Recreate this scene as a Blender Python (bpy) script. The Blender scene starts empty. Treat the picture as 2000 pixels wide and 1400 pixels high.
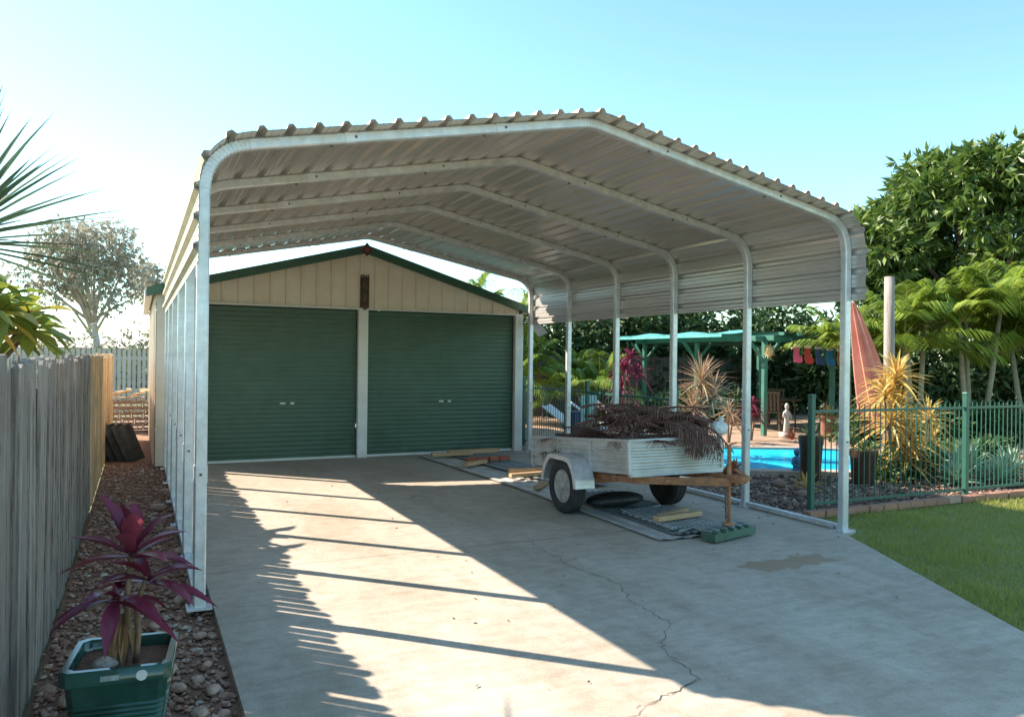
import bpy, math, random
import numpy as np
from mathutils import Vector, Matrix, Euler
random.seed(7); rng=np.random.default_rng(7)
S=bpy.context.scene; COL=S.collection
rad=math.radians
# ---------------------------------------------------------------- materials
def rgba(c): return (c[0],c[1],c[2],1)
def pm(name,c1,c2=None,scale=6,rough=.6,metal=0,bump=0,bscale=None,transl=0,island=0,stretch=None,spec=None,detail=6,lo=.35,hi=.65,c3=None,dirt=0):
    m=bpy.data.materials.new(name); m.use_nodes=True; nt=m.node_tree; N=nt.nodes; L=nt.links
    b=N['Principled BSDF']; out=N['Material Output']
    b.inputs['Roughness'].default_value=rough; b.inputs['Metallic'].default_value=metal
    if spec is not None: b.inputs['Specular IOR Level'].default_value=spec
    c2=c2 or tuple(min(1,x*.82) for x in c1)
    tc=N.new('ShaderNodeTexCoord'); mp=N.new('ShaderNodeMapping'); L.new(tc.outputs['Object'],mp.inputs[0])
    if stretch: mp.inputs['Scale'].default_value=stretch
    nz=N.new('ShaderNodeTexNoise'); nz.inputs['Scale'].default_value=scale; nz.inputs['Detail'].default_value=detail; nz.inputs['Roughness'].default_value=.6
    L.new(mp.outputs[0],nz.inputs['Vector'])
    rp=N.new('ShaderNodeValToRGB'); rp.color_ramp.elements[0].position=lo; rp.color_ramp.elements[1].position=hi
    rp.color_ramp.elements[0].color=rgba(c1); rp.color_ramp.elements[1].color=rgba(c2)
    L.new(nz.outputs['Fac'],rp.inputs[0]); col=rp.outputs[0]
    if island:
        g=N.new('ShaderNodeNewGeometry'); r2=N.new('ShaderNodeValToRGB')
        r2.color_ramp.elements[0].color=rgba(c1); r2.color_ramp.elements[1].color=rgba(c2)
        if c3:
            e=r2.color_ramp.elements.new(.8); e.color=rgba(c2); r2.color_ramp.elements[2].color=rgba(c3)
        L.new(g.outputs['Random Per Island'],r2.inputs[0])
        mx=N.new('ShaderNodeMix'); mx.data_type='RGBA'; mx.inputs[0].default_value=island
        L.new(col,mx.inputs[6]); L.new(r2.outputs[0],mx.inputs[7]); col=mx.outputs[2]
    if dirt:
        n3=N.new('ShaderNodeTexNoise'); n3.inputs['Scale'].default_value=2.3; n3.inputs['Detail'].default_value=8; n3.inputs['Roughness'].default_value=.7
        L.new(tc.outputs['Object'],n3.inputs['Vector']); r3=N.new('ShaderNodeValToRGB'); r3.color_ramp.elements[0].position=.4; r3.color_ramp.elements[1].position=.7
        r3.color_ramp.elements[0].color=(1,1,1,1); k=1-dirt; r3.color_ramp.elements[1].color=(k,k*.94,k*.85,1); L.new(n3.outputs['Fac'],r3.inputs[0])
        mx=N.new('ShaderNodeMix'); mx.data_type='RGBA'; mx.blend_type='MULTIPLY'; mx.inputs[0].default_value=1; L.new(col,mx.inputs[6]); L.new(r3.outputs[0],mx.inputs[7]); col=mx.outputs[2]
    L.new(col,b.inputs['Base Color'])
    if bump:
        n2=N.new('ShaderNodeTexNoise'); n2.inputs['Scale'].default_value=bscale or scale*4; n2.inputs['Detail'].default_value=5
        L.new(mp.outputs[0],n2.inputs['Vector'])
        bp=N.new('ShaderNodeBump'); bp.inputs['Strength'].default_value=bump; bp.inputs['Distance'].default_value=.02
        L.new(n2.outputs['Fac'],bp.inputs['Height']); L.new(bp.outputs[0],b.inputs['Normal'])
    if transl:
        t=N.new('ShaderNodeBsdfTranslucent'); ms=N.new('ShaderNodeMixShader'); ms.inputs[0].default_value=transl
        L.new(col,t.inputs[0]); L.new(b.outputs[0],ms.inputs[1]); L.new(t.outputs[0],ms.inputs[2]); L.new(ms.outputs[0],out.inputs[0])
    return m
def concrete_mat():
    m=bpy.data.materials.new('concrete'); m.use_nodes=True; nt=m.node_tree; N=nt.nodes; L=nt.links; b=N['Principled BSDF']
    b.inputs['Roughness'].default_value=.85
    tc=N.new('ShaderNodeTexCoord')
    def noise(sc,det=6,st=None):
        mp=N.new('ShaderNodeMapping'); L.new(tc.outputs['Object'],mp.inputs[0])
        if st: mp.inputs['Scale'].default_value=st
        n=N.new('ShaderNodeTexNoise'); n.inputs['Scale'].default_value=sc; n.inputs['Detail'].default_value=det; n.inputs['Roughness'].default_value=.65
        L.new(mp.outputs[0],n.inputs['Vector']); return n.outputs['Fac']
    def ramp(f,a,b_,p0,p1):
        r=N.new('ShaderNodeValToRGB'); r.color_ramp.elements[0].position=p0; r.color_ramp.elements[1].position=p1
        r.color_ramp.elements[0].color=rgba(a); r.color_ramp.elements[1].color=rgba(b_); L.new(f,r.inputs[0]); return r.outputs[0]
    def mul(c,d,fac=1):
        x=N.new('ShaderNodeMix'); x.data_type='RGBA'; x.blend_type='MULTIPLY'; x.inputs[0].default_value=fac
        L.new(c,x.inputs[6]); L.new(d,x.inputs[7]); return x.outputs[2]
    base=ramp(noise(.9),(.50,.41,.325),(.62,.53,.435),.3,.7)
    c=mul(base,ramp(noise(9,8),(.80,.79,.77),(1,1,1),.3,.62))
    c=mul(c,ramp(noise(70,3),(.86,.86,.86),(1,1,1),.35,.6))
    c=mul(c,ramp(noise(2.2,8,(1,5,1)),(.90,.88,.86),(1,1,1),.38,.55))
    c=mul(c,ramp(noise(.45,7,(3,1,1)),(.86,.84,.80),(1,1,1),.40,.56))
    sx=N.new('ShaderNodeSeparateXYZ'); L.new(tc.outputs['Object'],sx.inputs[0])
    def M(op,a,b_=None,c_=None):
        n=N.new('ShaderNodeMath'); n.operation=op
        for i,v in enumerate((a,b_,c_)):
            if v is None: continue
            if isinstance(v,(int,float)): n.inputs[i].default_value=v
            else: L.new(v,n.inputs[i])
        return n.outputs[0]
    def mixc(fac,c,col):
        x=N.new('ShaderNodeMix'); x.data_type='RGBA'; L.new(fac,x.inputs[0]); L.new(c,x.inputs[6]); x.inputs[7].default_value=rgba(col); return x.outputs[2]
    nj=noise(3,3)
    yy=M('ADD',sx.outputs[1],M('MULTIPLY',M('SUBTRACT',nj,.5),.03))
    j=M('MULTIPLY',M('LESS_THAN',M('ABSOLUTE',M('SUBTRACT',yy,6.48)),.006),.8)
    nx=M('MULTIPLY',M('SUBTRACT',noise(5,5),.5),.5)
    dx=M('ABSOLUTE',M('SUBTRACT',M('ADD',sx.outputs[0],nx),4.98)); dy=M('ABSOLUTE',M('SUBTRACT',M('ADD',sx.outputs[1],nx),4.92))
    stc=M('MULTIPLY',M('MULTIPLY',M('GREATER_THAN',.46,dx),M('GREATER_THAN',.13,dy)),.75)
    c=mixc(stc,c,(.32,.20,.11)); c=mixc(j,c,(.14,.12,.10))
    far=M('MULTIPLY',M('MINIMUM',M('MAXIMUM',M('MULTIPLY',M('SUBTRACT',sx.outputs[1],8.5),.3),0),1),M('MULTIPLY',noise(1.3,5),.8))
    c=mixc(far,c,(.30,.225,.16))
    L.new(c,b.inputs['Base Color'])
    bp=N.new('ShaderNodeBump'); bp.inputs['Strength'].default_value=.3; bp.inputs['Distance'].default_value=.01
    L.new(noise(60,6,(1,.25,1)),bp.inputs['Height']); L.new(bp.outputs[0],b.inputs['Normal'])
    return m
# ---------------------------------------------------------------- mesh builder
class MB:
    def __init__(s): s.V=[];s.F=[];s.M=[];s.n=0
    def add(s,vs,fs,mi=0):
        vs=np.asarray(vs,float).reshape(-1,3); s.V.append(vs)
        for f in fs: s.F.append(tuple(int(i)+s.n for i in f))
        s.M+= [mi]*len(fs); s.n+=len(vs)
    def box(s,c,d,mi=0,rot=None):
        x,y,z=[v/2 for v in d]
        P=[Vector(p) for p in [(-x,-y,-z),(x,-y,-z),(x,y,-z),(-x,y,-z),(-x,-y,z),(x,-y,z),(x,y,z),(-x,y,z)]]
        if rot is not None:
            R=Euler([rad(a) for a in rot]).to_matrix() if not isinstance(rot,Matrix) else rot
            P=[R@p for p in P]
        s.add([p+Vector(c) for p in P],[(0,3,2,1),(4,5,6,7),(0,1,5,4),(1,2,6,5),(2,3,7,6),(3,0,4,7)],mi)
    def beam(s,p0,p1,w,h,mi=0):
        p0=Vector(p0);p1=Vector(p1);d=(p1-p0); L=d.length; d.normalize()
        up=Vector((0,0,1)) if abs(d.z)<.95 else Vector((0,1,0))
        x=d.cross(up).normalized(); z=x.cross(d)
        R=Matrix((x,d,z)).transposed(); s.box((p0+p1)/2,(w,L,h),mi,R)
    def tube(s,path,radii,n=10,mi=0,caps=True):
        path=[Vector(p) for p in path]; k=len(path)
        if isinstance(radii,(int,float)): radii=[radii]*k
        vs=[];ref=None
        for i,p in enumerate(path):
            d=(path[min(i+1,k-1)]-path[max(i-1,0)]).normalized()
            if ref is None: ref=Vector((0,0,1)) if abs(d.z)<.9 else Vector((1,0,0))
            x=ref.cross(d)
            if x.length<1e-4: x=Vector((0,1,0)).cross(d)
            x.normalize(); y=d.cross(x)
            for j in range(n):
                a=2*math.pi*j/n; vs.append(p+(x*math.cos(a)+y*math.sin(a))*radii[i])
        fs=[(i*n+j,i*n+(j+1)%n,(i+1)*n+(j+1)%n,(i+1)*n+j) for i in range(k-1) for j in range(n)]
        if caps: fs+=[tuple(range(n-1,-1,-1)),tuple((k-1)*n+j for j in range(n))]
        s.add(vs,fs,mi)
    def lathe(s,prof,c,n=20,mi=0,axis='z',sx=1,sy=1):
        vs=[]
        for r,z in prof:
            for j in range(n):
                a=2*math.pi*j/n; p=(r*math.cos(a)*sx,r*math.sin(a)*sy,z)
                if axis=='x': p=(p[2],p[0],p[1])
                if axis=='y': p=(p[0],p[2],p[1])
                vs.append((p[0]+c[0],p[1]+c[1],p[2]+c[2]))
        k=len(prof); fs=[(i*n+j,i*n+(j+1)%n,(i+1)*n+(j+1)%n,(i+1)*n+j) for i in range(k-1) for j in range(n)]
        fs+=[tuple(range(n-1,-1,-1)),tuple((k-1)*n+j for j in range(n))]
        s.add(vs,fs,mi)
    def extr(s,poly,d,mi=0):
        poly=[Vector(p) for p in poly]; d=Vector(d); n=len(poly)
        s.add(poly+[p+d for p in poly],[tuple(range(n-1,-1,-1)),tuple(range(n,2*n))]+[(i,(i+1)%n,n+(i+1)%n,n+i) for i in range(n)],mi)
    def strap(s,base,d,L,w,droop,mi=0,seg=5,fold=.25,wp=.45):
        base=Vector(base); d=Vector(d).normalized()
        side=d.cross(Vector((0,0,1)))
        if side.length<.05: side=Vector((1,0,0))
        side.normalize(); vs=[]
        for i in range(seg+1):
            t=i/seg; p=base+d*L*t+Vector((0,0,-droop*L*t*t))
            ww=w*.5*(min(1,.35+t/wp*.65) if t<wp else max(.02,1-((t-wp)/(1-wp))**1.6))
            nrm=side.cross(d).normalized()
            vs+= [p-side*ww+nrm*ww*fold*2, p, p+side*ww+nrm*ww*fold*2]
        fs=[]
        for i in range(seg):
            a=i*3; fs+=[(a,a+1,a+4,a+3),(a+1,a+2,a+5,a+4)]
        s.add(vs,fs,mi)
    def frond(s,base,d,L,droop,nl=24,ll=.45,lw=.03,mr=0,ml=1,hang=.35):
        base=Vector(base); d=Vector(d).normalized()
        side=d.cross(Vector((0,0,1)))
        if side.length<.05: side=Vector((1,0,0))
        side.normalize()
        P=lambda t: base+d*L*t+Vector((0,0,-droop*L*t*t))
        s.tube([P(t) for t in (0,.25,.5,.75,1)],[.016,.013,.01,.007,.003],4,mr,False)
        for i in range(nl):
            t=.12+.88*(i+random.random()*.4)/nl; p=P(t); fw=(P(min(t+.02,1.02))-P(t-.02)).normalized()
            l=ll*(math.sin(math.pi*min(1,(t*.85+.15)))**.6+.15)*random.uniform(.85,1.1)
            for sg in (-1,1):
                q=(side*sg*1.0+fw*.85+Vector((0,0,.25+random.uniform(-.15,.15)))).normalized()
                a=q.cross(Vector((0,0,1))).normalized()*lw*.5
                m=p+q*l*.5; e=p+q*l+Vector((0,0,-hang*l*1.3))
                m.z-=hang*l*.25
                s.add([p-a*.5,p+a*.5,m+a,m-a,e],[(0,1,2,3),(3,2,4)],ml)
    def leaves(s,C,D,L,W,mi=0,rnd=.6):
        n=len(C); D=D+rng.normal(0,rnd,(n,3)); D/=np.linalg.norm(D,axis=1)[:,None]
        A=rng.normal(0,1,(n,3)); A-= (A*D).sum(1)[:,None]*D; A/=np.linalg.norm(A,axis=1)[:,None]
        Ls=L*rng.uniform(.7,1.25,n)[:,None]; Ws=W*rng.uniform(.7,1.25,n)[:,None]
        v=np.stack([C,C+D*Ls*.45+A*Ws*.5,C+D*Ls,C+D*Ls*.45-A*Ws*.5],1).reshape(-1,3)
        s.V.append(v); b=s.n+4*np.arange(n)
        s.F+= [(int(i),int(i)+1,int(i)+2,int(i)+3) for i in b]; s.M+=[mi]*n; s.n+=4*n
    def clump(s,c,r,n,L,W,mi=0,flat=.8,down=.3,inner=.55,sub=0):
        if sub:
            k=max(1,n//sub); D=rng.normal(0,1,(k,3)); D/=np.linalg.norm(D,axis=1)[:,None]
            R=r*(inner+(1-inner)*rng.random(k)**.5)*rng.uniform(.85,1.15,k)
            P=D*R[:,None]; P[:,2]*=flat; P=np.repeat(P,sub,0); D2=np.repeat(D,sub,0)*.8; D2[:,2]-=down
            s.leaves(P+np.array(c),D2,L,W,mi,.55); return
        D=rng.normal(0,1,(n,3)); D/=np.linalg.norm(D,axis=1)[:,None]
        R=r*(inner+(1-inner)*rng.random(n)**.5)*rng.uniform(.8,1.12,n)
        P=D*R[:,None]; P[:,2]*=flat
        D2=D.copy(); D2[:,2]-=down
        s.leaves(P+np.array(c),D2,L,W,mi)
    def obj(s,name,mats,parent=None,origin=(0,0,0),label=None,cat=None,group=None,kind=None,smooth=False,bevel=0):
        me=bpy.data.meshes.new(name)
        V=np.concatenate(s.V)-np.array(origin)
        me.from_pydata(V.tolist(),[],s.F)
        for m in mats: me.materials.append(m)
        me.polygons.foreach_set('material_index',s.M)
        if smooth: me.polygons.foreach_set('use_smooth',[True]*len(s.F))
        me.update()
        o=bpy.data.objects.new(name,me); COL.objects.link(o)
        place(o,origin,parent); meta(o,label,cat,group,kind)
        if bevel:
            bv=o.modifiers.new('b','BEVEL'); bv.width=bevel; bv.segments=2; bv.limit_method='ANGLE'; bv.angle_limit=rad(50)
        return o
WO={}
def place(o,origin,parent):
    WO[o.name]=Vector(origin)
    if parent is not None:
        o.parent=parent; o.location=Vector(origin)-WO[parent.name]
    else: o.location=origin
def meta(o,label=None,cat=None,group=None,kind=None):
    if label: o['label']=label
    if cat: o['category']=cat
    if group: o['group']=group
    if kind: o['kind']=kind
def empty(name,origin,label=None,cat=None,group=None,parent=None):
    o=bpy.data.objects.new(name,None); o.empty_display_size=.2; COL.objects.link(o); place(o,origin,parent); meta(o,label,cat,group); return o
def copy_thing(o,loc,rz=0,sc=1,parent=None,label=None):
    n=o.copy(); COL.objects.link(n)
    if parent is not None: n.parent=parent
    else:
        n.location=loc; n.rotation_euler[2]+=rz; n.scale=(sc,sc,sc)
        if label: n['label']=label
    for c in list(o.children): copy_thing(c,None,parent=n)
    return n
def autosmooth(o,ang=35):
    me=o.data; me.polygons.foreach_set('use_smooth',[True]*len(me.polygons)); me.set_sharp_from_angle(angle=rad(ang))
# ---------------------------------------------------------------- palette
galv=pm('galvanised_steel',(.76,.77,.79),(.60,.62,.65),14,.36,.35,bump=.05,bscale=60,dirt=.12)
sheet_in=pm('sheet_underside',(.68,.64,.61),(.59,.56,.53),1.2,.28,.5,stretch=(1,.2,1))
sheet_out=pm('sheet_cream',(.66,.60,.47),(.60,.54,.42),2,.45,dirt=.12)
sheet_edge=pm('sheet_edge',(.05,.10,.11),None,5,.5)
cream=pm('cream_cladding',(.84,.73,.60),(.79,.68,.55),1.5,.5,stretch=(1,1,.3),dirt=.10)
white=pm('white_paint',(.80,.78,.75),(.72,.70,.67),5,.5,dirt=.1)
dgreen=pm('dark_green_trim',(.035,.11,.065),(.03,.09,.05),5,.4)
doorg=pm('door_green',(.072,.135,.092),(.060,.118,.080),1.2,.40,stretch=(1,1,.25),dirt=.15)
black=pm('rubber',(.022,.022,.023),(.05,.047,.043),9,.8)
wood_d=pm('dark_wood',(.05,.03,.02),(.09,.055,.035),12,.7)
timber=pm('pine_timber',(.58,.36,.19),(.44,.27,.14),8,.7,stretch=(8,1,8))
bolt=pm('dark_bolt',(.14,.13,.12),None,5,.6)
conc=concrete_mat()
# ---------------------------------------------------------------- ground
def sheet(name,poly,z,mat,kind='structure',thick=0):
    mb=MB()
    if thick: mb.extr([(x,y,z-thick) for x,y in poly],(0,0,thick))
    else: mb.add([(x,y,z) for x,y in poly],[tuple(range(len(poly)))])
    return mb.obj(name,[mat],kind=kind)
m_ground=pm('dry_ground',(.16,.13,.08),(.10,.13,.05),.6,.95,bump=.3,bscale=8)
sheet('ground',[(-400,-400),(400,-400),(400,400),(-400,400)],-.08,m_ground)
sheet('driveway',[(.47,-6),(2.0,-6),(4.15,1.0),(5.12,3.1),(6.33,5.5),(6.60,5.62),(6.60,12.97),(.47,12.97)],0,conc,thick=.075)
m_bed=pm('red_gravel_bed',(.17,.09,.055),(.27,.15,.09),7,.95,bump=.8,bscale=40)
sheet('gravel_path',[(-.47,-2),(.47,-2),(.47,12.97),(.3,24),(-.47,24)],-.045,m_bed)
m_lawnb=pm('lawn_soil',(.18,.19,.055),(.26,.24,.085),4,.95,bump=.4,bscale=30)
sheet('lawn',[(3.8,-1),(4.15,1.0),(5.12,3.1),(6.33,5.5),(6.62,5.62),(6.62,6.28),(24,6.28),(24,-1)],-.03,m_lawnb)
m_mulch=pm('garden_mulch',(.075,.045,.03),(.15,.095,.065),9,.95,bump=.8,bscale=40)
sheet('garden_bed',[(6.62,6.36),(24,6.36),(24,9.0),(6.62,9.0)],-.02,m_mulch)
m_pave=pm('tan_paving',(.42,.28,.19),(.31,.20,.14),3,.9,bump=.3)
sheet('poolside_paving',[(6.62,9.0),(24,9.0),(24,26),(6.62,26)],-.02,m_pave)
crack=pm('crack',(.13,.11,.09),None,9,.95)
def crackline(pts,w=.008):
    mb=MB(); P=[]
    for (a,b) in zip(pts[:-1],pts[1:]):
        n=14
        for i in range(n):
            t=i/n; P.append((a[0]+(b[0]-a[0])*t+random.uniform(-.024,.024),a[1]+(b[1]-a[1])*t+random.uniform(-.02,.02)))
    P.append(pts[-1]); vs=[]
    for i,p in enumerate(P):
        q=P[min(i+1,len(P)-1)]; o=P[max(i-1,0)]; d=Vector((q[0]-o[0],q[1]-o[1])); d=d.normalized() if d.length else Vector((1,0))
        ww=w*random.uniform(.15,.8); vs+=[(p[0]-d.y*ww,p[1]+d.x*ww,.003),(p[0]+d.y*ww,p[1]-d.x*ww,.003)]
    mb.add(vs,[(2*i,2*i+1,2*i+3,2*i+2) for i in range(len(P)-1)])
    mb.obj('concrete_crack',[crack],kind='structure')
crackline([(3.3,6.5),(3.22,5.6),(3.3,5.0),(3.15,4.55),(3.12,4.1),(2.8,3.75),(2.72,3.3),(2.2,3.15)],.0045)
crackline([(5.0,3.9),(4.5,3.85),(4.1,3.55),(3.9,3.5)],.0018)
crackline([(2.72,3.3),(2.0,3.05),(1.6,3.1)],.0025)
crackline([(4.6,6.5),(5.3,6.1),(5.9,5.9)],.003)
# ---- stones
ico_v=[];ph=(1+5**.5)/2
for a,b in ((1,ph),(-1,ph),(1,-ph),(-1,-ph)): ico_v+=[(0,a,b),(a,b,0),(b,0,a)]
ico_v=np.array(ico_v,float); ico_v/=np.linalg.norm(ico_v[0])
from itertools import combinations
ico_f=[]
for t in combinations(range(12),3):
    d=[np.linalg.norm(ico_v[t[i]]-ico_v[t[j]]) for i,j in ((0,1),(1,2),(0,2))]
    if max(d)<1.1:
        a,b,c=t
        if np.dot(np.cross(ico_v[b]-ico_v[a],ico_v[c]-ico_v[a]),ico_v[a])<0: b,c=c,b
        ico_f.append((a,b,c))
def stones(name,P,size,mat,label=None,cat=None,kind='stuff'):
    mb=MB()
    for (x,y,z),s in zip(P,size):
        v=ico_v*rng.uniform(.75,1.2,(12,1))*np.array([rng.uniform(.8,1.4),rng.uniform(.7,1.1),rng.uniform(.45,.8)])*s
        a=rng.uniform(0,6.28); c,sn=math.cos(a),math.sin(a); R=np.array([[c,-sn,0],[sn,c,0],[0,0,1]])
        mb.add(v@R.T+np.array([x,y,z]),ico_f)
    return mb.obj(name,[mat],kind=kind,label=label,cat=cat)
m_stone=pm('river_stones',(.22,.095,.06),(.42,.25,.17),12,.85,island=.85,c3=(.56,.47,.39),bump=.2)
n=7500; ys=2.6+(rng.random(n)**1.5)*11; xs=rng.uniform(-.45,.45,n); sz=rng.uniform(.006,.022,n)*(1+.7*(rng.random(n)>.9))
stones('path_gravel',np.stack([xs,ys,-.04+sz*.3],1),sz,m_stone,'loose red and tan stones beside the paling fence','gravel')
n=3600; xs=6.68+(rng.random(n)**1.4)*7; ys=rng.uniform(6.42,8.9,n); sz=rng.uniform(.012,.035,n)
m_stone2=pm('garden_pebbles',(.10,.055,.04),(.30,.19,.14),12,.85,island=.85,c3=(.50,.40,.33),bump=.2)
stones('garden_gravel',np.stack([xs,ys,-.01+sz*.3],1),sz,m_stone2,'brown pebble mulch behind the pool fence','gravel')
m_rock=pm('garden_rock',(.52,.34,.25),(.30,.18,.13),9,.85,bump=.5)
for (x,y,s) in [(.28,4.0,.06),(.36,4.25,.055),(.20,4.35,.05),(.33,3.72,.05),(.15,4.6,.07),(.40,3.5,.05),(.05,4.9,.06),(-.25,5.3,.05),(.27,5.9,.06),(-.3,4.4,.07),(.33,7.3,.08),(.3,8.2,.09),(-.2,6.4,.05),(.36,4.62,.04),(.3,3.3,.05),(.2,9.5,.1),(.32,10.5,.1),(.30,4.42,.045),(.24,3.85,.04),(.38,3.95,.04),(.1,5.4,.05),(.35,5.1,.05)]:
    mb=MB(); v=ico_v*rng.uniform(.8,1.15,(12,1))*np.array([1.2,.9,.65])*s; mb.add(v,ico_f); o=mb.obj('garden_rock',[m_rock],label='rounded pinkish rock lying in the gravel strip',cat='rock',group='rocks in the gravel strip')
    o.location=(x,y,s*.3-.03); o.rotation_euler[2]=random.random()*6
    sb=o.modifiers.new('s','SUBSURF'); sb.levels=1; sb.render_levels=1
for (x,y,s) in [(8.0,7.0,.1),(8.4,6.9,.12),(9.0,7.1,.09),(7.6,7.3,.1),(8.9,6.75,.1),(7.9,8.0,.12)]:
    mb=MB(); v=ico_v*rng.uniform(.8,1.15,(12,1))*np.array([1.2,.9,.7])*s; mb.add(v,ico_f); o=mb.obj('garden_rock',[m_stone2],label='grey-brown rock sitting in the garden mulch',cat='rock',group='rocks in the pool garden')
    o.location=(x,y,s*.3); sb=o.modifiers.new('s','SUBSURF'); sb.levels=1; sb.render_levels=1
def grass():
    n=110000
    x=5.0+rng.random(n)**1.3*8; y=rng.uniform(1.2,6.25,n)
    edge=np.where(y<3.1,4.15+(y-1.0)*.462,np.where(y<5.5,5.12+(y-3.1)*.504,6.62))
    k=(x>edge+.01+rng.random(n)*.03-.05*(rng.random(n)>.9)); x=x[k];y=y[k];n=len(x)
    h=rng.uniform(.015,.05,n)*(1+.5*(np.sin(x*3.1)*np.cos(y*2.7)>.3)); a=rng.uniform(0,6.28,n); w=.004
    lx=rng.normal(0,.018,n);ly=rng.normal(0,.018,n)
    z0=np.full(n,-.032)
    v=np.stack([np.stack([x-w*np.cos(a),y-w*np.sin(a),z0],1),np.stack([x+w*np.cos(a),y+w*np.sin(a),z0],1),np.stack([x+lx,y+ly,z0+h],1)],1).reshape(-1,3)
    mb=MB(); mb.V.append(v); mb.F=[(3*i,3*i+1,3*i+2) for i in range(n)]; mb.M=[0]*n; mb.n=3*n
    mb.obj('lawn_grass',[pm('grass_blades',(.25,.29,.05),(.40,.40,.10),1.2,.7,island=.6,c3=(.56,.48,.20),transl=.35)],kind='stuff',label='short mown green lawn with dry patches',cat='grass')
grass()
mb=MB(); n=260; xs=np.concatenate([rng.uniform(.5,6.3,110),rng.uniform(4.2,6.3,60),rng.uniform(-.4,.5,90)]); ys=np.concatenate([rng.uniform(3,12.5,110),rng.uniform(5.6,9,60),rng.uniform(3.4,11,90)])
C=np.stack([xs,ys,np.where(xs<.47,-.01,.008)],1); D=rng.normal(0,1,(n,3)); D[:,2]*=.1
mb.leaves(C,D,.038,.013,0,.05); mb.obj('leaf_litter',[pm('litter',(.24,.15,.09),(.38,.26,.15),9,.9,island=.8)],kind='stuff',label='scattered dry leaves on concrete and gravel',cat='leaves')
# ---------------------------------------------------------------- CARPORT
XL,XR=.38,6.42; YF=[5.626,7.03,8.42,9.80,11.23,12.62]; ZS=2.83; RB=.32; TH=math.atan(.196); XM=(XL+XR)/2
def hoop(zlow=0):
    P=[(XL,z) for z in np.arange(zlow,ZS,.01)]
    for a in np.linspace(math.pi,math.pi/2+TH,60): P.append((XL+RB+RB*math.cos(a),ZS+RB*math.sin(a)))
    x0,z0=P[-1]; n=int((XM-x0)/.01)
    for i in range(1,n+1): P.append((x0+(XM-x0)*i/n,z0+(XM-x0)*i/n*math.tan(TH)))
    P=np.array(P); Q=P[:-1][::-1].copy(); Q[:,0]=2*XM-Q[:,0]; P=np.concatenate([P,Q])
    d=np.r_[0,np.cumsum(np.linalg.norm(np.diff(P,axis=0),axis=1))]
    s=np.arange(0,d[-1],.01); X=np.interp(s,d,P[:,0]); Z=np.interp(s,d,P[:,1])
    k=9; ker=np.ones(2*k+1)/(2*k+1); Xs=np.convolve(np.pad(X,k,'edge'),ker,'valid'); Zs=np.convolve(np.pad(Z,k,'edge'),ker,'valid')
    Zs[:k]=Z[:k]; Zs[-k:]=Z[-k:]
    tx=np.gradient(Xs);tz=np.gradient(Zs); l=np.hypot(tx,tz); nx=-tz/l; nz=tx/l
    return s,Xs,Zs,nx,nz
carport=empty('carport',(XM,YF[0],0),'galvanised steel carport with curved corrugated roof over driveway','carport')
s,X,Z,nx,nz=hoop(0)
ii=[0]+[i for i in range(0,len(s)) if (Z[i]>ZS-.12 and (X[i]<XL+.5 or X[i]>XR-.5)) or abs(X[i]-XM)<.2][::4]+[len(s)-1]
mb=MB()
def sweep(mb,idx,w,mi=0,Y0=0):
    sec=[(-w/2,-w*.38),(-w*.38,-w/2),(w*.38,-w/2),(w/2,-w*.38),(w/2,w*.38),(w*.38,w/2),(-w*.38,w/2),(-w/2,w*.38)]
    vs=[]
    for i in idx:
        for a,b in sec: vs.append((X[i]+nx[i]*a,Y0+b,Z[i]+nz[i]*a))
    k=len(idx); fs=[(i*8+j,i*8+(j+1)%8,(i+1)*8+(j+1)%8,(i+1)*8+j) for i in range(k-1) for j in range(8)]
    fs+=[tuple(range(8)),tuple((k-1)*8+j for j in range(7,-1,-1))]
    mb.add(vs,fs,mi)
W=.078
sweep(mb,ii,W)
for i in range(0,len(s),3):
    bend=(Z[i]>ZS-.02 and (X[i]<XL+.3 or X[i]>XR-.3)) or abs(X[i]-XM)<.1
    if bend: sweep(mb,[i,min(i+1,len(s)-1)],W+.007)
def near(xx,zmin=2.5): return int(np.argmin(np.abs(X-xx)+(Z<zmin)*10))
for xx in (1.35,2.55,XR-.97,XR-2.3):
    i=near(xx); sweep(mb,list(range(i-3,i+5,7)),W+.008); mb.box((X[i+5],-.042,Z[i+5]),(.016,.012,.016),1); mb.box((X[i-12],0,Z[i-12]-.046),(.02,.02,.012),1)
for i in (int(90),len(s)-90): sweep(mb,[i-6,i+6],W+.007); mb.box((X[i],-.045,Z[i]),(.016,.012,.016),1)
for x in (XL,XR): mb.box((x,0,.006),(.16,.16,.012))
for sx_ in (-1,1):
    for x in (XL,XR): mb.lathe([(.009,0),(.009,.03)],(x+sx_*.06,.055,.012),6,1)
f0=mb.obj('frame',[galv,bolt],carport,(0,0,0)); autosmooth(f0,30)
f0.location=Vector((0,YF[0],0))-Vector((XM,YF[0],0))
for y in YF[1:]:
    c=f0.copy(); COL.objects.link(c); c.parent=carport; c.location=Vector((-XM,y-YF[0],0))
s,X,Z,nx,nz=hoop(2.31)
YA,YB=5.42,12.80
offs=W/2+.003
def at(ss,h):
    x=np.interp(ss,s,X);z=np.interp(ss,s,Z);a=np.interp(ss,s,nx);b=np.interp(ss,s,nz); return (x+a*h,z+b*h)
tot=s[-1]; nr=int(tot/.19); pitch=tot/nr; prof=[]
for i in range(nr):
    b=i*pitch
    prof+= [(b,0),(b+.022,0),(b+.026,.004),(b+.032,0),(b+.060,0),(b+.080,.033),(b+.110,.033),(b+.130,0),(b+.160,0),(b+.164,.004),(b+.170,0)]
prof.append((tot,0))
out=[at(a,offs+h) for a,h in prof]; inn=[at(a,offs+h-.004) for a,h in prof]
k=len(out); mb=MB()
ysg=[YA,YB]
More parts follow.
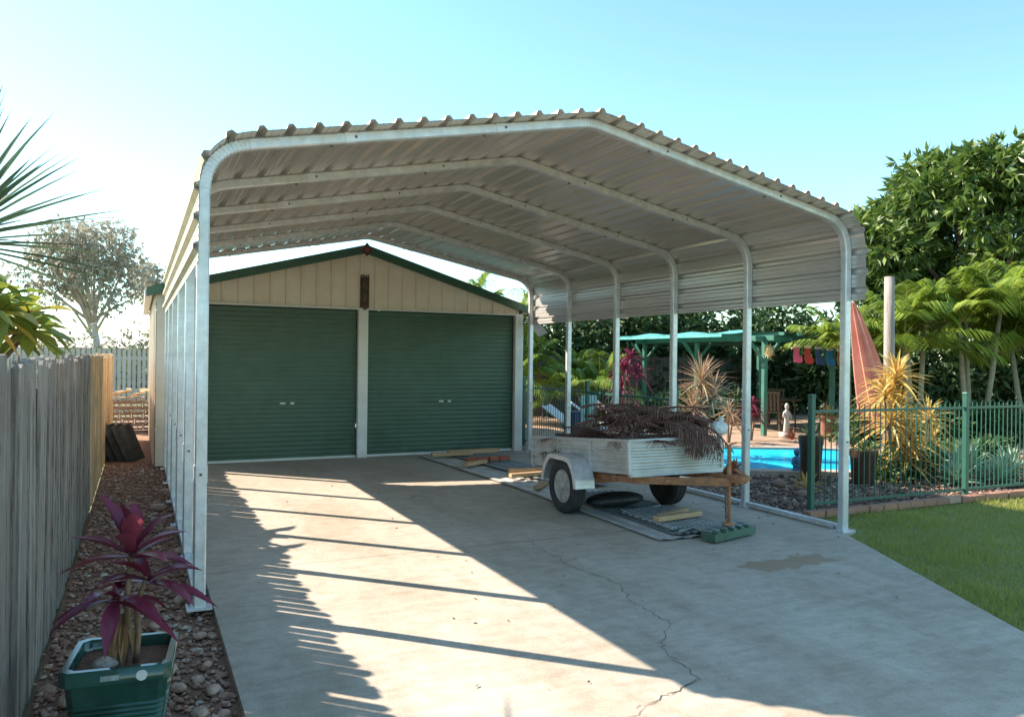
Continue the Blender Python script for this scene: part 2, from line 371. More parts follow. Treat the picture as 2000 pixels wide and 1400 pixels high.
mb.add([(x,y,z) for y in ysg for x,z in out],[(i,k+i,k+i+1,i+1) for i in range(k-1)],0)
mb.add([(x,y,z) for y in ysg for x,z in inn],[(i,i+1,k+i+1,k+i) for i in range(k-1)],1)
for y in ysg: mb.add([(x,y,z) for x,z in out]+[(x,y,z) for x,z in inn],[(i,i+1,k+i+1,k+i) for i in range(k-1)],2)
for e in (0,k-1): mb.add([(out[e][0],YA,out[e][1]),(out[e][0],YB,out[e][1]),(inn[e][0],YB,inn[e][1]),(inn[e][0],YA,inn[e][1])],[(0,1,2,3)],2)
mb.obj('roof',[sheet_out,sheet_in,sheet_edge],carport,(XM,YF[0],0))
for x in (XL,XR):
    mb=MB(); mb.box((x,(YF[0]+YF[-1])/2,.037),(.06,YF[-1]-YF[0]-.08,.05)); mb.obj('base_rail',[galv],carport,(XM,YF[0],0),bevel=.004)
mb=MB(); P=[(6.46,12.55,2.50),(6.52,12.62,2.44),(6.56,12.58,2.37),(6.66,12.66,2.31),(6.70,12.60,2.24),(6.80,12.68,2.18)]
mb.add([p for p in P]+[(p[0]-.03,p[1]+.30,p[2]-.06) for p in P],[(i,i+1,7+i,6+i) for i in range(5)])
o=mb.obj('flashing',[white],carport,(XM,YF[0],0)); so_=o.modifiers.new('s','SOLIDIFY'); so_.thickness=.003
# ---------------------------------------------------------------- GARAGE
G=empty('garage',(3.4,12.97,0),'cream steel garage with two dark green roller doors','garage')
GL,GR,GY,GB=.22,6.42,12.97,19.5; gx=3.43; gz=3.50; ez_l,ez_r=2.67,2.62
def gtop(x): return gz-(gx-x)/(gx-GL)*(gz-ez_l) if x<gx else gz-(x-gx)/(GR-gx)*(gz-ez_r)
mb=MB(); u=GL; pr=[]
while u<GR-.01:
    for du,h in ((0,0),(.185,0),(.20,-.03),(.22,-.03),(.235,0)):
        if u+du<=GR: pr.append((u+du,h))
    u+=.245
xs_=sorted(pr+[(gx,0)]) 
zb=2.50; k=len(xs_)
mb.add([(x,GY+h,zb) for x,h in xs_]+[(x,GY+h,gtop(x)) for x,h in xs_],[(i,i+1,k+i+1,k+i) for i in range(k-1)])
for X0,sg in ((GL,-1),(GR,1)):
    pr=[];y=GY
    while y<GB-.01:
        for du,h in ((0,0),(.205,0),(.215,.022),(.235,.022),(.245,0)): pr.append((y+du,h))
        y+=.25
    k=len(pr); ez=ez_l if sg<0 else ez_r
    fs=[(i,i+1,k+i+1,k+i) for i in range(k-1)]
    mb.add([(X0+sg*h,y,0) for y,h in pr]+[(X0+sg*h,y,ez) for y,h in pr],fs)
mb.add([(GL,GB,0),(GR,GB,0),(GR,GB,ez_r),(gx,GB,gz),(GL,GB,ez_l)],[(0,1,2,3,4)])
mb.box((.58,GY+.03,1.25),(.70,.05,2.5))
mb.box((6.38,GY+.03,1.25),(.07,.05,2.5))
mb.obj('wall',[cream],G,(3.4,12.97,0))
mb=MB()
for x0,z0 in ((GL-.12,ez_l-.03),(GR+.12,ez_r-.03)):
    mb.add([(x0,GY-.10,z0+.05),(gx,GY-.10,gz+.06),(gx,GB+.1,gz+.06),(x0,GB+.1,z0+.05),(x0,GY-.10,z0+.02),(gx,GY-.10,gz+.03),(gx,GB+.1,gz+.03),(x0,GB+.1,z0+.02)],[(0,1,2,3),(4,7,6,5),(0,4,5,1),(3,2,6,7),(0,3,7,4)])
mb.obj('roof',[pm('garage_roof_green',(.03,.09,.055),None,3,.4)],G,(3.4,12.97,0))
mb=MB()
for x0,z0 in ((GL-.13,ez_l-.05),(GR+.13,ez_r-.05)):
    mb.add([(x0,GY-.105,z0+.09),(gx,GY-.105,gz+.085),(gx,GY-.105,gz-.055),(x0,GY-.105,z0-.05),(x0,GY-.03,z0+.09),(gx,GY-.03,gz+.085),(gx,GY-.03,gz-.055),(x0,GY-.03,z0-.05)],[(0,1,2,3),(0,4,5,1),(3,2,6,7),(4,7,6,5),(0,3,7,4)])
mb.obj('barge_board',[dgreen],G,(3.4,12.97,0))
for x,z in ((GL-.10,ez_l-.03),(GR+.10,ez_r-.03)):
    mb=MB(); mb.box((x,(GY+GB)/2,z),(.11,GB-GY+.1,.10)); mb.obj('gutter',[white],G,(3.4,12.97,0),bevel=.01)
DW=[(.95,3.31),(3.49,6.24)]
mb=MB()
mb.box((3.40,GY-.03,1.245),(.165,.10,2.49)); mb.box((6.325,GY-.03,1.245),(.155,.10,2.49)); mb.box((.87,GY-.03,1.245),(.155,.10,2.49))
mb.box((3.6,GY-.035,2.505),(5.6,.07,.03))
mb.obj('door_frame',[white],G,(3.4,12.97,0),bevel=.004)
for n_,(a,b) in enumerate(DW):
    mb=MB(); zz=np.arange(.03,2.491,.0095); k=len(zz)
    prof=[]
    for z in zz:
        t=(z/.076)%1; prof.append(.012*(.5+.5*math.tanh(5*math.sin(2*math.pi*t))))
    mb.add([(x,GY+.05-h,z) for x in (a,b) for z,h in zip(zz,prof)],[(i,k+i,k+i+1,i+1) for i in range(k-1)],0)
    D=mb.obj('roller_door',[doorg],G,((a+b)/2,GY,0)); autosmooth(D,40)
    mb=MB(); mb.box(((a+b)/2,GY+.035,.02),(b-a,.05,.035)); mb.obj('bottom_rail',[white],D,((a+b)/2,GY,0))
    hx=a+ (b-a)*.49
    for dx,w_ in ((0,.085),(.15,.06)):
        mb=MB(); mb.box((hx+dx,GY+.012,.93),(w_,.035,.026)); mb.lathe([(.018,-.008),(.018,.0)],(hx+dx,GY+.0,.93),10,0,'y'); mb.obj('handle',[white],D,((a+b)/2,GY,0),bevel=.003)
mb=MB(); mb.box((3.42,GY-.05,2.76),(.15,.03,.56),0); mb.box((3.42,GY-.07,2.90),(.07,.02,.10),1); mb.box((3.42,GY-.07,2.70),(.06,.02,.14),1); mb.lathe([(.0,-.02),(.045,-.015),(.045,.01),(0,.015)],(3.42,GY-.07,2.53),10,1,'y')
for i in range(4): mb.box((3.36+.04*i,GY-.05,3.055+(.01 if i%2 else 0)),(.02,.03,.04),0)
mb.obj('carved_plaque',[wood_d,pm('plaque_relief',(.16,.10,.06),(.05,.03,.02),30,.6)],label='dark carved timber plaque fixed to the cream gable',cat='wall plaque',bevel=.004)
mb=MB(); mb.box((3.43,GY-.13,3.50),(.155,.03,.155),0,(0,45,0)); mb.box((3.43,GY-.15,3.50),(.08,.02,.08),1,(0,45,0))
for dx,dz in ((.09,0),(-.09,0),(0,.09),(0,-.09)): mb.lathe([(0,-.02),(.022,-.01),(.022,.01),(0,.02)],(3.43+dx,GY-.13,3.50+dz),8,1,'y')
mb.obj('gable_ornament',[wood_d,pm('ornament_red',(.26,.06,.04),None,9,.6)],label='small dark red diamond ornament at the gable peak',cat='ornament')
# ---------------------------------------------------------------- LEFT PALING FENCE
m_pal=pm('weathered_paling',(.46,.40,.36),(.20,.16,.14),5,.9,stretch=(6,6,.35),island=.45,bump=1,bscale=22,c3=(.58,.52,.48),dirt=.3)
m_pal3=pm('back_paling_painted_shade',(.12,.095,.08),(.07,.055,.05),4,.95,stretch=(6,6,.5),island=.4)  # back layer darkened: shade behind the gaps is painted into its colour
m_pal2=pm('newer_paling',(.60,.44,.27),(.42,.30,.18),4,.9,stretch=(6,6,.5),island=.4,bump=.4,bscale=25,dirt=.2)
F=empty('paling_fence',(-.5,4,0),'tall weathered grey timber paling fence along gravel strip','fence')
def palings(mb,y0,y1,h0,mi,gap=.022,x=-.485,hj=.03):
    y=y0
    while y<y1:
        w=random.uniform(.075,.105); h=h0+random.uniform(-hj,hj); t=.02; ln=random.uniform(-.02,.02); th=random.uniform(-.016,.016)
        xx=x+random.uniform(-.010,.010); c=.035
        P=[(y,-.05),(y+w,-.05),(y+w+ln,h-c*random.random()),(y+w*.5+ln,h),(y+ln,h-c*random.random())]
        mb.extr([(xx+th*(p[1]/1.6),p[0],p[1]) for p in P],(-t,0,0),mi); y+=w+gap*random.uniform(.5,1.5)
mb=MB(); palings(mb,.6,9.9,1.665,0,.028)
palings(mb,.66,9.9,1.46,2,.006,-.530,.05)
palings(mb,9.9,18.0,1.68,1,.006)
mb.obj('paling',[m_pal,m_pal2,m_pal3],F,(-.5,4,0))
mb=MB()
for z in (.35,1.2): mb.box((-.59,9.3,z),(.045,17.4,.09))
for y in np.arange(1,18,2.4): mb.box((-.66,y,.8),(.09,.1,1.7))
mb.obj('rail',[m_pal],F,(-.5,4,0))
m_fw=pm('pale_far_fence',(.66,.58,.50),(.48,.42,.36),3,.85,island=.5)
FF=empty('picket_fence',(-1,29,0),'pale grey timber fence closing the far yard','fence')
mb=MB(); x=-9.0
while x<3.5:
    mb.box((x,29,.95),(.10,.02,1.85+random.uniform(-.03,.03))); x+=.15
mb.obj('paling',[m_fw],FF,(-1,29,0))
mb=MB(); mb.box((-2.7,29.04,1.55),(12.6,.05,.10)); mb.box((-2.7,29.04,.45),(12.6,.05,.10)); mb.obj('rail',[m_fw],FF,(-1,29,0))
mb=MB(); H_=empty('neighbour_house',(-9,48,0),'low neighbouring house with tan metal roof','house')
mb.extr([(-24,46,2.0),(-24,53,2.7),(-24,60,2.0)],(26,0,0)); mb.obj('roof',[pm('tan_roof',(.62,.50,.40),None,3,.6)],H_,(-9,48,0))
mb=MB(); mb.box((-11,53,1.0),(25,13,1.98)); mb.obj('wall',[pm('house_wall',(.5,.42,.34),None,3,.7)],H_,(-9,48,0))
m_br=pm('old_brick',(.46,.29,.20),(.34,.20,.13),7,.9,island=.6,c3=(.54,.42,.32))
mb=MB()
for lv in range(6):
    for i in range(5):
        if lv==5 and i>3: continue
        x_=-.75+i*.24+random.uniform(-.01,.01)+(.06 if lv%2 else 0); z_=.05+lv*.125; y_=19.6+random.uniform(-.03,.03)
        for dz in (-.043,.043): mb.box((x_,y_,z_+dz),(.225,.36,.022))
        for dx in (-.10,0,.10): mb.box((x_+dx,y_,z_),(.022,.36,.066))
mb.obj('brick_stack',[m_br],label='stack of old hollow concrete and clay blocks behind garage',cat='bricks')
mb=MB()
for i in range(6): mb.box((-.55+random.uniform(-.05,.05)+.15*i,19.5,.79+.05*(i%3)),(.10,.6,.05),0,(0,0,random.uniform(-30,30)))
mb.obj('timber_offcut',[timber],label='rough timber offcuts thrown on the brick stack',cat='timber')
def tile_():
    mb=MB(); 
    pr=[(i*.02,.012*math.sin(i*.02*40)) for i in range(16)]
    vs=[(a-.15,b,0) for a,b in pr]+[(a-.15,b,.62) for a,b in pr]; k=16
    mb.add(vs,[(i,i+1,k+i+1,k+i) for i in range(15)]); mb.add([(v[0],v[1]+.02,v[2]) for v in vs],[(i,k+i,k+i+1,i+1) for i in range(15)])
    return mb.obj('roof_tile',[pm('dark_tile',(.03,.03,.03),(.07,.07,.06),8,.7)],label='dark ribbed roof tile leaning beside the fence',cat='roof tile',group='roof tiles leaning by the fence')
t0=tile_(); t0.location=(-.36,14.2,-.04); t0.rotation_euler=(rad(-8),rad(-22),rad(20))
for i in range(1,4):
    c=t0.copy(); COL.objects.link(c); c.location=(-.36+.11*i,14.2-.06*i,-.04); c.rotation_euler=(rad(-8),rad(-22+i),rad(20))
# ---------------------------------------------------------------- POT + CORDYLINE
m_pot=pm('glazed_green_pot',(.020,.065,.052),(.03,.10,.075),5,.10,spec=.6)
px,py=-.05,3.80; POT=empty('plant_pot',(px,py,0),'square glazed dark green ceramic pot on gravel','plant pot')
mb=MB()
def sqring(r,z,c=.03):
    pts=[]
    for sx_,sy_ in ((1,1),(-1,1),(-1,-1),(1,-1)):
        q=[(r,r-c),(r-c,r)] if sx_*sy_>0 else [(r-c,r),(r,r-c)]
        for a,b in q: pts.append((px+sx_*a,py+sy_*b,z))
    return pts
rings=[(.150,-.03),(.155,.0)]
z=.03
while z<.24: rings+=[(.155+.04*z/.3,z),(.160+.04*z/.3,z+.009),(.155+.04*z/.3,z+.018)]; z+=.022
rings+=[(.187,.25),(.195,.33),(.197,.335),(.212,.34),(.213,.395),(.208,.402),(.184,.402),(.180,.395),(.175,.33)]
vs=[]
for r,z in rings: vs+=sqring(r,z)
k=len(rings); mb.add(vs,[(i*8+j,i*8+(j+1)%8,(i+1)*8+(j+1)%8,(i+1)*8+j) for i in range(k-1) for j in range(8)]+[tuple(range(7,-1,-1))])
o=mb.obj('body',[m_pot],POT,(px,py,0)); autosmooth(o,40)
mb=MB(); mb.add(sqring(.176,.355),[tuple(range(8))]); mb.obj('potting_soil',[m_bed],POT,(px,py,0))
mb=MB(); mb.lathe([(0,-.002),(.022,-.002),(.022,.002),(0,.002)],(px+.10,py-.2155,.368),18,0,'y'); mb.obj('round_sticker',[pm('sticker_white',(.78,.78,.75),None,5,.5)],POT,(px,py,0))
mb=MB(); mb.box((px-.02,py-.2145,.368),(.07,.002,.022)); mb.obj('torn_sticker',[pm('sticker_grey',(.45,.48,.47),(.25,.30,.29),40,.5)],POT,(px,py,0))
POT.rotation_euler[2]=rad(-7)
mb=MB(); mb.lathe([(0,0),(.035,.004),(.045,.02),(.03,.04),(.008,.055),(0,.056)],(px-.07,py-.06,.355),14,0,'z',1.3,.9)
mb.obj('sea_shell',[pm('shell',(.55,.46,.38),(.30,.24,.20),30,.6,bump=.4)],label='small grey shell resting on the potting soil',cat='shell',smooth=True)
m_cord=pm('burgundy_leaf',(.14,.018,.045),(.28,.045,.085),7,.30,transl=.25,island=.6,c3=(.42,.12,.11))
m_stem=pm('cordyline_stem',(.28,.18,.11),(.16,.10,.06),20,.8)
m_dead=pm('dead_leaf',(.46,.28,.15),(.28,.17,.09),10,.8,transl=.2)
CP=empty('cordyline_plant',(px,py,.355),'burgundy cordyline growing in the green pot','plant')
mb=MB()
mb.tube([(px,py,.34),(px+.02,py,.5),(px+.01,py+.01,.62),(px+.03,py+.01,.86)],[.016,.014,.012,.01],8)
mb.tube([(px+.05,py-.03,.34),(px+.06,py-.03,.48),(px+.05,py-.02,.60),(px+.09,py,.72)],[.013,.012,.011,.008],8)
mb.obj('stem',[m_stem],CP,(px,py,.355),smooth=True)
mb=MB()
def rosette(mb,c,n,L,w,el0,el1,droop,mi=0,jit=.15,**k):
    for i in range(n):
        t=i/n; az=i*2.399+random.uniform(-jit,jit); el=el0+(el1-el0)*t+random.uniform(-.12,.12)
        d=(math.cos(az)*math.cos(el),math.sin(az)*math.cos(el),math.sin(el))
        mb.strap((c[0],c[1],c[2]+.10*t*L),d,L*random.uniform(.8,1.1),w*random.uniform(.85,1.15),droop*random.uniform(.7,1.2),mi,**k)
rosette(mb,(px+.03,py+.01,.80),13,.33,.085,.05,1.4,.25,jit=.5,seg=7,wp=.5)
rosette(mb,(px+.10,py,.68),8,.30,.08,.0,.9,.35,jit=.5,seg=7,wp=.5)
rosette(mb,(px-.03,py-.02,.62),8,.29,.075,-.2,.6,.45,jit=.5,seg=7,wp=.5)
mb.obj('crown',[m_cord],CP,(px,py,.355),smooth=True)
mb=MB()
for i in range(6):
    az=random.uniform(2.2,5.6); mb.strap((px-.0,py,.56),(math.cos(az)*.3,math.sin(az)*.3,-.9),.22,.04,.1,0,fold=.5)
mb.obj('dead_leaf',[m_dead],CP,(px,py,.355))
# ---------------------------------------------------------------- TRAILER
TX,TY=4.97,7.5
T=empty('box_trailer',(TX,TY,0),'old white and galvanised box trailer with rusty drawbar','trailer')
m_tr=pm('trailer_panel',(.60,.59,.57),(.50,.49,.47),5,.45,.25,stretch=(1,1,3),bump=.12,dirt=.25)
m_rust=pm('rusty_steel',(.50,.22,.10),(.27,.125,.065),14,.85,bump=.3)
TR=Matrix.Rotation(rad(-4.5),3,'X')
def tp(x,y,z): 
    v=TR@Vector((x,y,z-.3)); return Vector((TX+v.x,TY+v.y,v.z+.3))
def tadd(src,dst):
    V=np.concatenate(src.V); V=V-np.array([0,0,.3]); V=V@np.array(TR).T+np.array([TX,TY,.3]); dst.V.append(V); dst.F+=[tuple(i+dst.n for i in f) for f in src.F]; dst.M+=src.M; dst.n+=len(V)
q=MB(); bw,bf,bb,z0,z1=.57,-1.08,1.0,.475,.80
q.box((0,(bf+bb)/2,z0+.015),(2*bw-.01,bb-bf-.01,.03))
def ribpanel(p0,p1,nrm):
    p0=Vector(p0);p1=Vector(p1);nrm=Vector(nrm); pr=[]
    H=z1-z0; pr=[(0,0),(.03,0)]
    for zz in (.05,.11,.17,.23): pr+=[(zz,0),(zz+.005,.014),(zz+.03,.014),(zz+.035,0)]
    pr+=[(H,0)]
    k=len(pr); vs=[p+Vector((0,0,z0+a))+nrm*b for p in (p0,p1) for a,b in pr]+[p+Vector((0,0,z0+a))+nrm*(b-.012) for p in (p0,p1) for a,b in pr]
    fs=[(i,i+1,k+i+1,k+i) for i in range(k-1)]+[(2*k+i,3*k+i,3*k+i+1,2*k+i+1) for i in range(k-1)]
    q.add(vs,fs)
ribpanel((-bw,bf,0),(-bw,bb,0),(-1,0,0)); ribpanel((bw,bf,0),(bw,bb,0),(1,0,0)); ribpanel((-bw,bf,0),(bw,bf,0),(0,-1,0)); ribpanel((-bw,bb,0),(bw,bb,0),(0,1,0))
for x in (-bw,bw):
    q.box((x,(bf+bb)/2,z1+.012),(.04,bb-bf+.05,.03))
    for y in (bf,bb,-.35,.35): q.box((x+(.012 if x>0 else -.012),y,(z0+z1)/2),(.035,.04,z1-z0))
for y in (bf,bb): q.box((0,y,z1+.012),(2*bw-.05,.04,.03))
for y in (bf,bb): q.box((0,y,z0-.0),(2*bw+.02,.05,.05))
mb=MB(); tadd(q,mb); mb.obj('body',[m_tr],T,(TX,TY,0),bevel=.003)
q=MB()
for x in (-.45,.45): q.beam((x,.9,z0-.06),(x*1.0,bf+.1,z0-.06),.05,.07); q.beam((x,bf+.1,z0-.06),(x*.1+.12,-1.78,z0-.06),.045,.075)
q.beam((-.45,-.5,z0-.06),(.45,-.5,z0-.06),.04,.05); q.beam((-.32,-1.3,z0-.06),(.36,-1.3,z0-.06),.04,.04)
q.beam((-.62,0,.33),(.62,0,.33),.045,.045)
mb=MB(); tadd(q,mb); mb.obj('drawbar',[m_rust],T,(TX,TY,0),bevel=.004)
q=MB(); q.box((.12,-1.83,z0-.03),(.075,.2,.07)); q.lathe([(0,0),(.045,.01),(.05,.04),(.035,.06),(0,.065)],(.12,-1.94,z0-.05),12); q.box((.12,-1.88,z0+.035),(.02,.16,.02),0,(20,0,0))
mb=MB(); tadd(q,mb); mb.obj('coupling',[m_rust],T,(TX,TY,0),bevel=.005)
c0=tp(.12,-1.72,z0-.05)
mb=MB(); mb.tube([(c0.x+.0,c0.y,.15),(c0.x,c0.y,c0.z+.34)],.020,10); mb.tube([(c0.x,c0.y,c0.z+.34),(c0.x+.09,c0.y,c0.z+.36)],.008,6); mb.lathe([(.0,0),(.06,.005),(.06,.02),(.02,.03),(0,.03)],(c0.x,c0.y,.135),14)
z=.2
while z<c0.z-.02:
    a=(int(z*1000)//34)%2
    mb.lathe([(.010,-.014),(.016,0),(.010,.014)],(c0.x-.06+.006*math.sin(z*9),c0.y-.03,z),8,1,'z',1,.5 if a else 1); z+=.026
mb.obj('jockey_stand',[m_rust,pm('chain_steel',(.12,.10,.09),(.2,.16,.13),30,.6,.4)],T,(TX,TY,0),smooth=True)
for sg in (-1,1):
    mb=MB(); xc=TX+sg*.68; n=14; vs=[];r=.375
    for i in range(n+1):
        a=math.pi*(.02+.96*i/n); yy=TY-r*1.05*math.cos(a); zz=.30+r*.98*min(math.sin(a)*1.12,.93)
        for dx in (-.115,.115): vs.append((xc+dx,yy,zz))
    mb.add(vs,[(2*i,2*i+1,2*i+3,2*i+2) for i in range(n)])
    vs2=[]
    for i in range(n+1):
        v=vs[2*i+(0 if sg<0 else 1)]; vs2+= [v,(v[0],TY+(v[1]-TY)*.86,.30+(v[2]-.30)*.86)]
    mb.add(vs2,[(2*i,2*i+1,2*i+3,2*i+2) for i in range(n)])
    o=mb.obj('mudguard',[galv],T,(TX,TY,0)); so=o.modifiers.new('s','SOLIDIFY'); so.thickness=.006
    Wl=empty('wheel',(xc,TY,.30),parent=T)
    mb=MB(); tw=.082
    mb.lathe([(.18,-tw*.75),(.205,-tw),(.25,-tw*1.05),(.283,-tw*.9),(.297,-tw*.7),(.298,-tw*.35),(.291,-tw*.3),(.291,-tw*.22),(.299,-tw*.17),(.299,tw*.17),(.291,tw*.22),(.291,tw*.3),(.298,tw*.35),(.297,tw*.7),(.283,tw*.9),(.25,tw*1.05),(.205,tw),(.18,tw*.75)],(xc,TY,.30),40,0,'x')
    o=mb.obj('tyre',[black],Wl,(xc,TY,.30)); autosmooth(o,30)
    mb=MB(); e=sg
    pr=[(.182,-.062),(.19,-.066),(.178,-.06),(.165,-.03),(.15,-.012),(.12,-.02),(.10,-.038),(.07,-.042),(.045,-.030),(.043,-.07),(.03,-.082),(0,-.084)]
    mb.lathe([(r,-z*e) for r,z in pr],(xc,TY,.30),32,0,'x')
    for i in range(5):
        a=i*2*math.pi/5; mb.lathe([(.011,0),(.011,.018*e),(0,.02*e)],(xc+.036*e,TY+.068*math.cos(a),.30+.068*math.sin(a)),6,1,'x')
    for i in range(8):
        a=i*math.pi/4+.2; mb.lathe([(.016,0),(.014,.004*e),(0,.005*e)],(xc+.021*e,TY+.128*math.cos(a),.30+.128*math.sin(a)),8,1,'x')
    o=mb.obj('rim',[pm('rim_white',(.52,.50,.47),(.26,.235,.21),9,.5),black],Wl,(xc,TY,.30)); autosmooth(o,35)
mb=MB()
m_fr=pm('dry_frond',(.25,.12,.09),(.12,.06,.048),8,.8,island=.7,c3=(.44,.30,.21),transl=.15)
for i in range(84):
    y=random.uniform(-1.0,.85); x=random.uniform(-.45,.42); hz=.82+.32*math.exp(-((y+.45)/.55)**2)+random.uniform(-.2,.03)-y*.07
    az=random.uniform(0,6.28); mb.frond((TX+x-math.cos(az)*.3,TY+y-math.sin(az)*.25,hz),(math.cos(az),math.sin(az)*.8,random.uniform(.0,.35)),random.uniform(.5,.8),random.uniform(.15,.45),16,.19,.016,0,0,.5)
for i in range(9):
    x=random.uniform(-.1,.4); mb.frond((TX+x,TY-.85,1.05),(random.uniform(-.2,.6),-.8,random.uniform(0,.3)),random.uniform(.42,.62),random.uniform(.6,1.0),14,.15,.014,0,0,.8)
for i in range(26):
    az=random.uniform(0,6.28); mb.strap((TX+random.uniform(-.3,.4),TY-.6,1.02),(math.cos(az),math.sin(az),.7),.42,.02,.5,0)
mb.obj('frond_pile',[m_fr],label='heap of dry brown palm fronds loaded in the trailer',cat='palm fronds',kind='stuff')
mb=MB(); v=ico_v*np.array([.14,.11,.10])*rng.uniform(.8,1.2,(12,1)); mb.add(v+np.array([TX+.56,TY-1.05,.99]),ico_f); mb.tube([(TX+.56,TY-1.05,1.04),(TX+.59,TY-1.06,1.12)],[.02,.045],8)
o=mb.obj('plastic_bag',[pm('white_plastic',(.70,.70,.69),None,5,.35,bump=1,bscale=14)],label='white plastic bag tied off on the trailer corner',cat='bag'); sb=o.modifiers.new('s','SUBSURF'); sb.render_levels=1
mb=MB(); v=ico_v*np.array([.5,.24,.12])*rng.uniform(.85,1.15,(12,1)); mb.add(v+np.array([TX-.1,TY-.1,.13]),ico_f)
o=mb.obj('dark_sack',[pm('black_sack',(.02,.02,.02),None,5,.5,bump=.8,bscale=15)],label='dark sack of rubbish lying under the trailer',cat='bag'); sb=o.modifiers.new('s','SUBSURF'); sb.render_levels=2
# ---- sheets & timber on slab
def wsheet(name,x0,x1,y0,y1,z,mat,label,rz=0,pitch=.09,h=.012):
    mb=MB(); n=int((x1-x0)/pitch*6); pr=[]
    for i in range(n+1):
        x=x0+(x1-x0)*i/n; pr.append((x-(x0+x1)/2,h*(.5+.5*math.tanh(2.5*math.sin(2*math.pi*(x-x0)/pitch)))))
    L=(y1-y0)/2; k=n+1
    mb.add([(x,yy,hh+dz) for dz in (0,-.004) for yy in (-L,L) for x,hh in pr],[(i,i+1,k+i+1,k+i) for i in range(n)]+[(2*k+i,3*k+i,3*k+i+1,2*k+i+1) for i in range(n)])
    o=mb.obj(name,[mat],label=label,cat='metal sheet',group='steel sheets stacked on the driveway'); o.location=((x0+x1)/2,(y0+y1)/2,z); o.rotation_euler[2]=rz; return o
m_ws=pm('sheet_dusty',(.70,.66,.61),(.50,.46,.42),3,.5,.1,dirt=.3)
m_ds=pm('sheet_dark',(.15,.17,.16),(.27,.28,.26),3,.6)
wsheet('steel_sheet',4.44,5.38,5.95,9.2,.012,m_ws,'long ribbed off-white steel sheet lying flat on concrete',rad(-1),.19)
wsheet('steel_sheet',4.66,5.42,6.0,8.4,.034,m_ds,'dark ribbed steel sheet laid over the pale sheets',rad(-2))
wsheet('steel_sheet',4.40,5.15,9.1,12.7,.015,m_ws,'dusty ribbed steel sheet lying flat near roller door',rad(2),.19)
wsheet('steel_sheet',4.9,5.6,8.8,12.3,.04,m_ds,'dark ribbed steel sheet overlapping another on the slab',rad(4),.19)
m_lat=pm('lattice_grey',(.52,.52,.50),(.33,.34,.34),3,.6)
mb=MB()
for i in range(9): mb.box((5.0,6.12+.12*i,.068),(.66,.02,.012),0,(0,0,18))
for i in range(12): mb.box((4.70+.055*i,6.6,.076),(.014,.98,.01),0,(0,0,-4))
mb.box((5.0,6.6,.058),(.66,1.0,.006),1,(0,0,-4))
mb.obj('metal_grate',[m_lat,m_ds],label='grey metal lattice panel lying on steel sheets',cat='grate')
mb=MB(); mb.box((5.12,5.82,.055),(.66,.16,.075),0,(0,0,14)); mb.box((5.10,5.90,.105),(.60,.20,.02),1,(0,0,14)) 
for i in range(5): mb.box((4.86+.12*i,5.755+.03*i,.10),(.05,.17,.03),0,(0,0,14))
mb.obj('ridge_capping',[pm('capping_green',(.055,.12,.08),(.09,.16,.115),9,.5,dirt=.4),m_ds],label='dark green folded steel ridge capping on concrete',cat='ridge capping',bevel=.006)
def plank(x,y,z,L,w,h,rz,label='short pine offcut lying on the steel sheets'):
    mb=MB(); mb.box((0,0,0),(L,w,h)); o=mb.obj('timber_plank',[timber],label=label,cat='timber',group='timber offcuts on the driveway',bevel=.003); o.location=(x,y,z); o.rotation_euler=(0,0,rad(rz))
plank(4.98,6.42,.115,.62,.08,.05,8); plank(5.06,6.60,.11,.5,.06,.04,20); plank(5.2,12.35,.10,.95,.14,.06,4); plank(4.75,12.2,.09,.7,.12,.05,-6)
plank(5.05,10.0,.09,.55,.12,.07,-12); plank(5.0,9.75,.08,.7,.08,.05,5); plank(4.7,11.1,.08,.5,.12,.05,30); plank(4.75,9.0,.055,.5,.09,.03,50)
mb=MB(); 
for i in range(4): mb.box((4.75+.19*i,11.35,.10),(.17,.09,.06),0,(0,0,random.uniform(-8,8)))
mb.obj('brick_row',[pm('red_brick',(.42,.12,.06),(.34,.09,.06),9,.9)],label='red bricks laid in a row on the sheets',cat='bricks',bevel=.004)
mb=MB(); x=6.66; m_edge=pm('edging_brick',(.42,.21,.13),(.30,.15,.10),9,.9,island=.6,c3=(.50,.36,.27))
while x<16:
    mb.box((x+.11,6.32+random.uniform(-.008,.008),.015),(.22,.11,.075),0,(random.uniform(-3,3),0,random.uniform(-2,2))); x+=.232
mb.obj('brick_edging',[m_edge],label='row of red brick edging between lawn and garden',cat='brick edging',bevel=.005)
# ---------------------------------------------------------------- POOL FENCE
m_pf=pm('fence_green_paint',(.03,.12,.085),(.025,.10,.07),8,.4)
def pfence(p0,p1,posts,label):
    p0=Vector(p0);p1=Vector(p1); d=(p1-p0); L=d.length; d.normalize()
    E=empty('pool_fence',p0,label,'pool fence')
    for q in posts:
        P=p0+d*q; mb=MB(); mb.box((P.x,P.y,.65),(.06,.06,1.32)); mb.box((P.x,P.y,1.32),(.068,.068,.03)); mb.obj('fence_post',[m_pf],E,p0,bevel=.005)
    for a,b in zip(posts[:-1],posts[1:]):
        A=p0+d*(a+.04); B=p0+d*(b-.04); mb=MB()
        for z in (.10,1.14): mb.beam((A.x,A.y,z),(B.x,B.y,z),.03,.03)
        n=int((b-a)/.09)
        for i in range(1,n):
            P=A+(B-A)*i/n; mb.beam((P.x,P.y,.08),(P.x,P.y,1.20),.009,.009)
        for i in range(1,n-1,2):
            P=A+(B-A)*i/n;Q=A+(B-A)*(i+1)/n; mb.tube([(P.x+(Q.x-P.x)*(.5-.5*math.cos(t)),P.y+(Q.y-P.y)*(.5-.5*math.cos(t)),1.195+.035*math.sin(t)) for t in np.linspace(0,math.pi,6)],.005,4,0,False)
        mb.obj('fence_panel',[m_pf],E,p0)
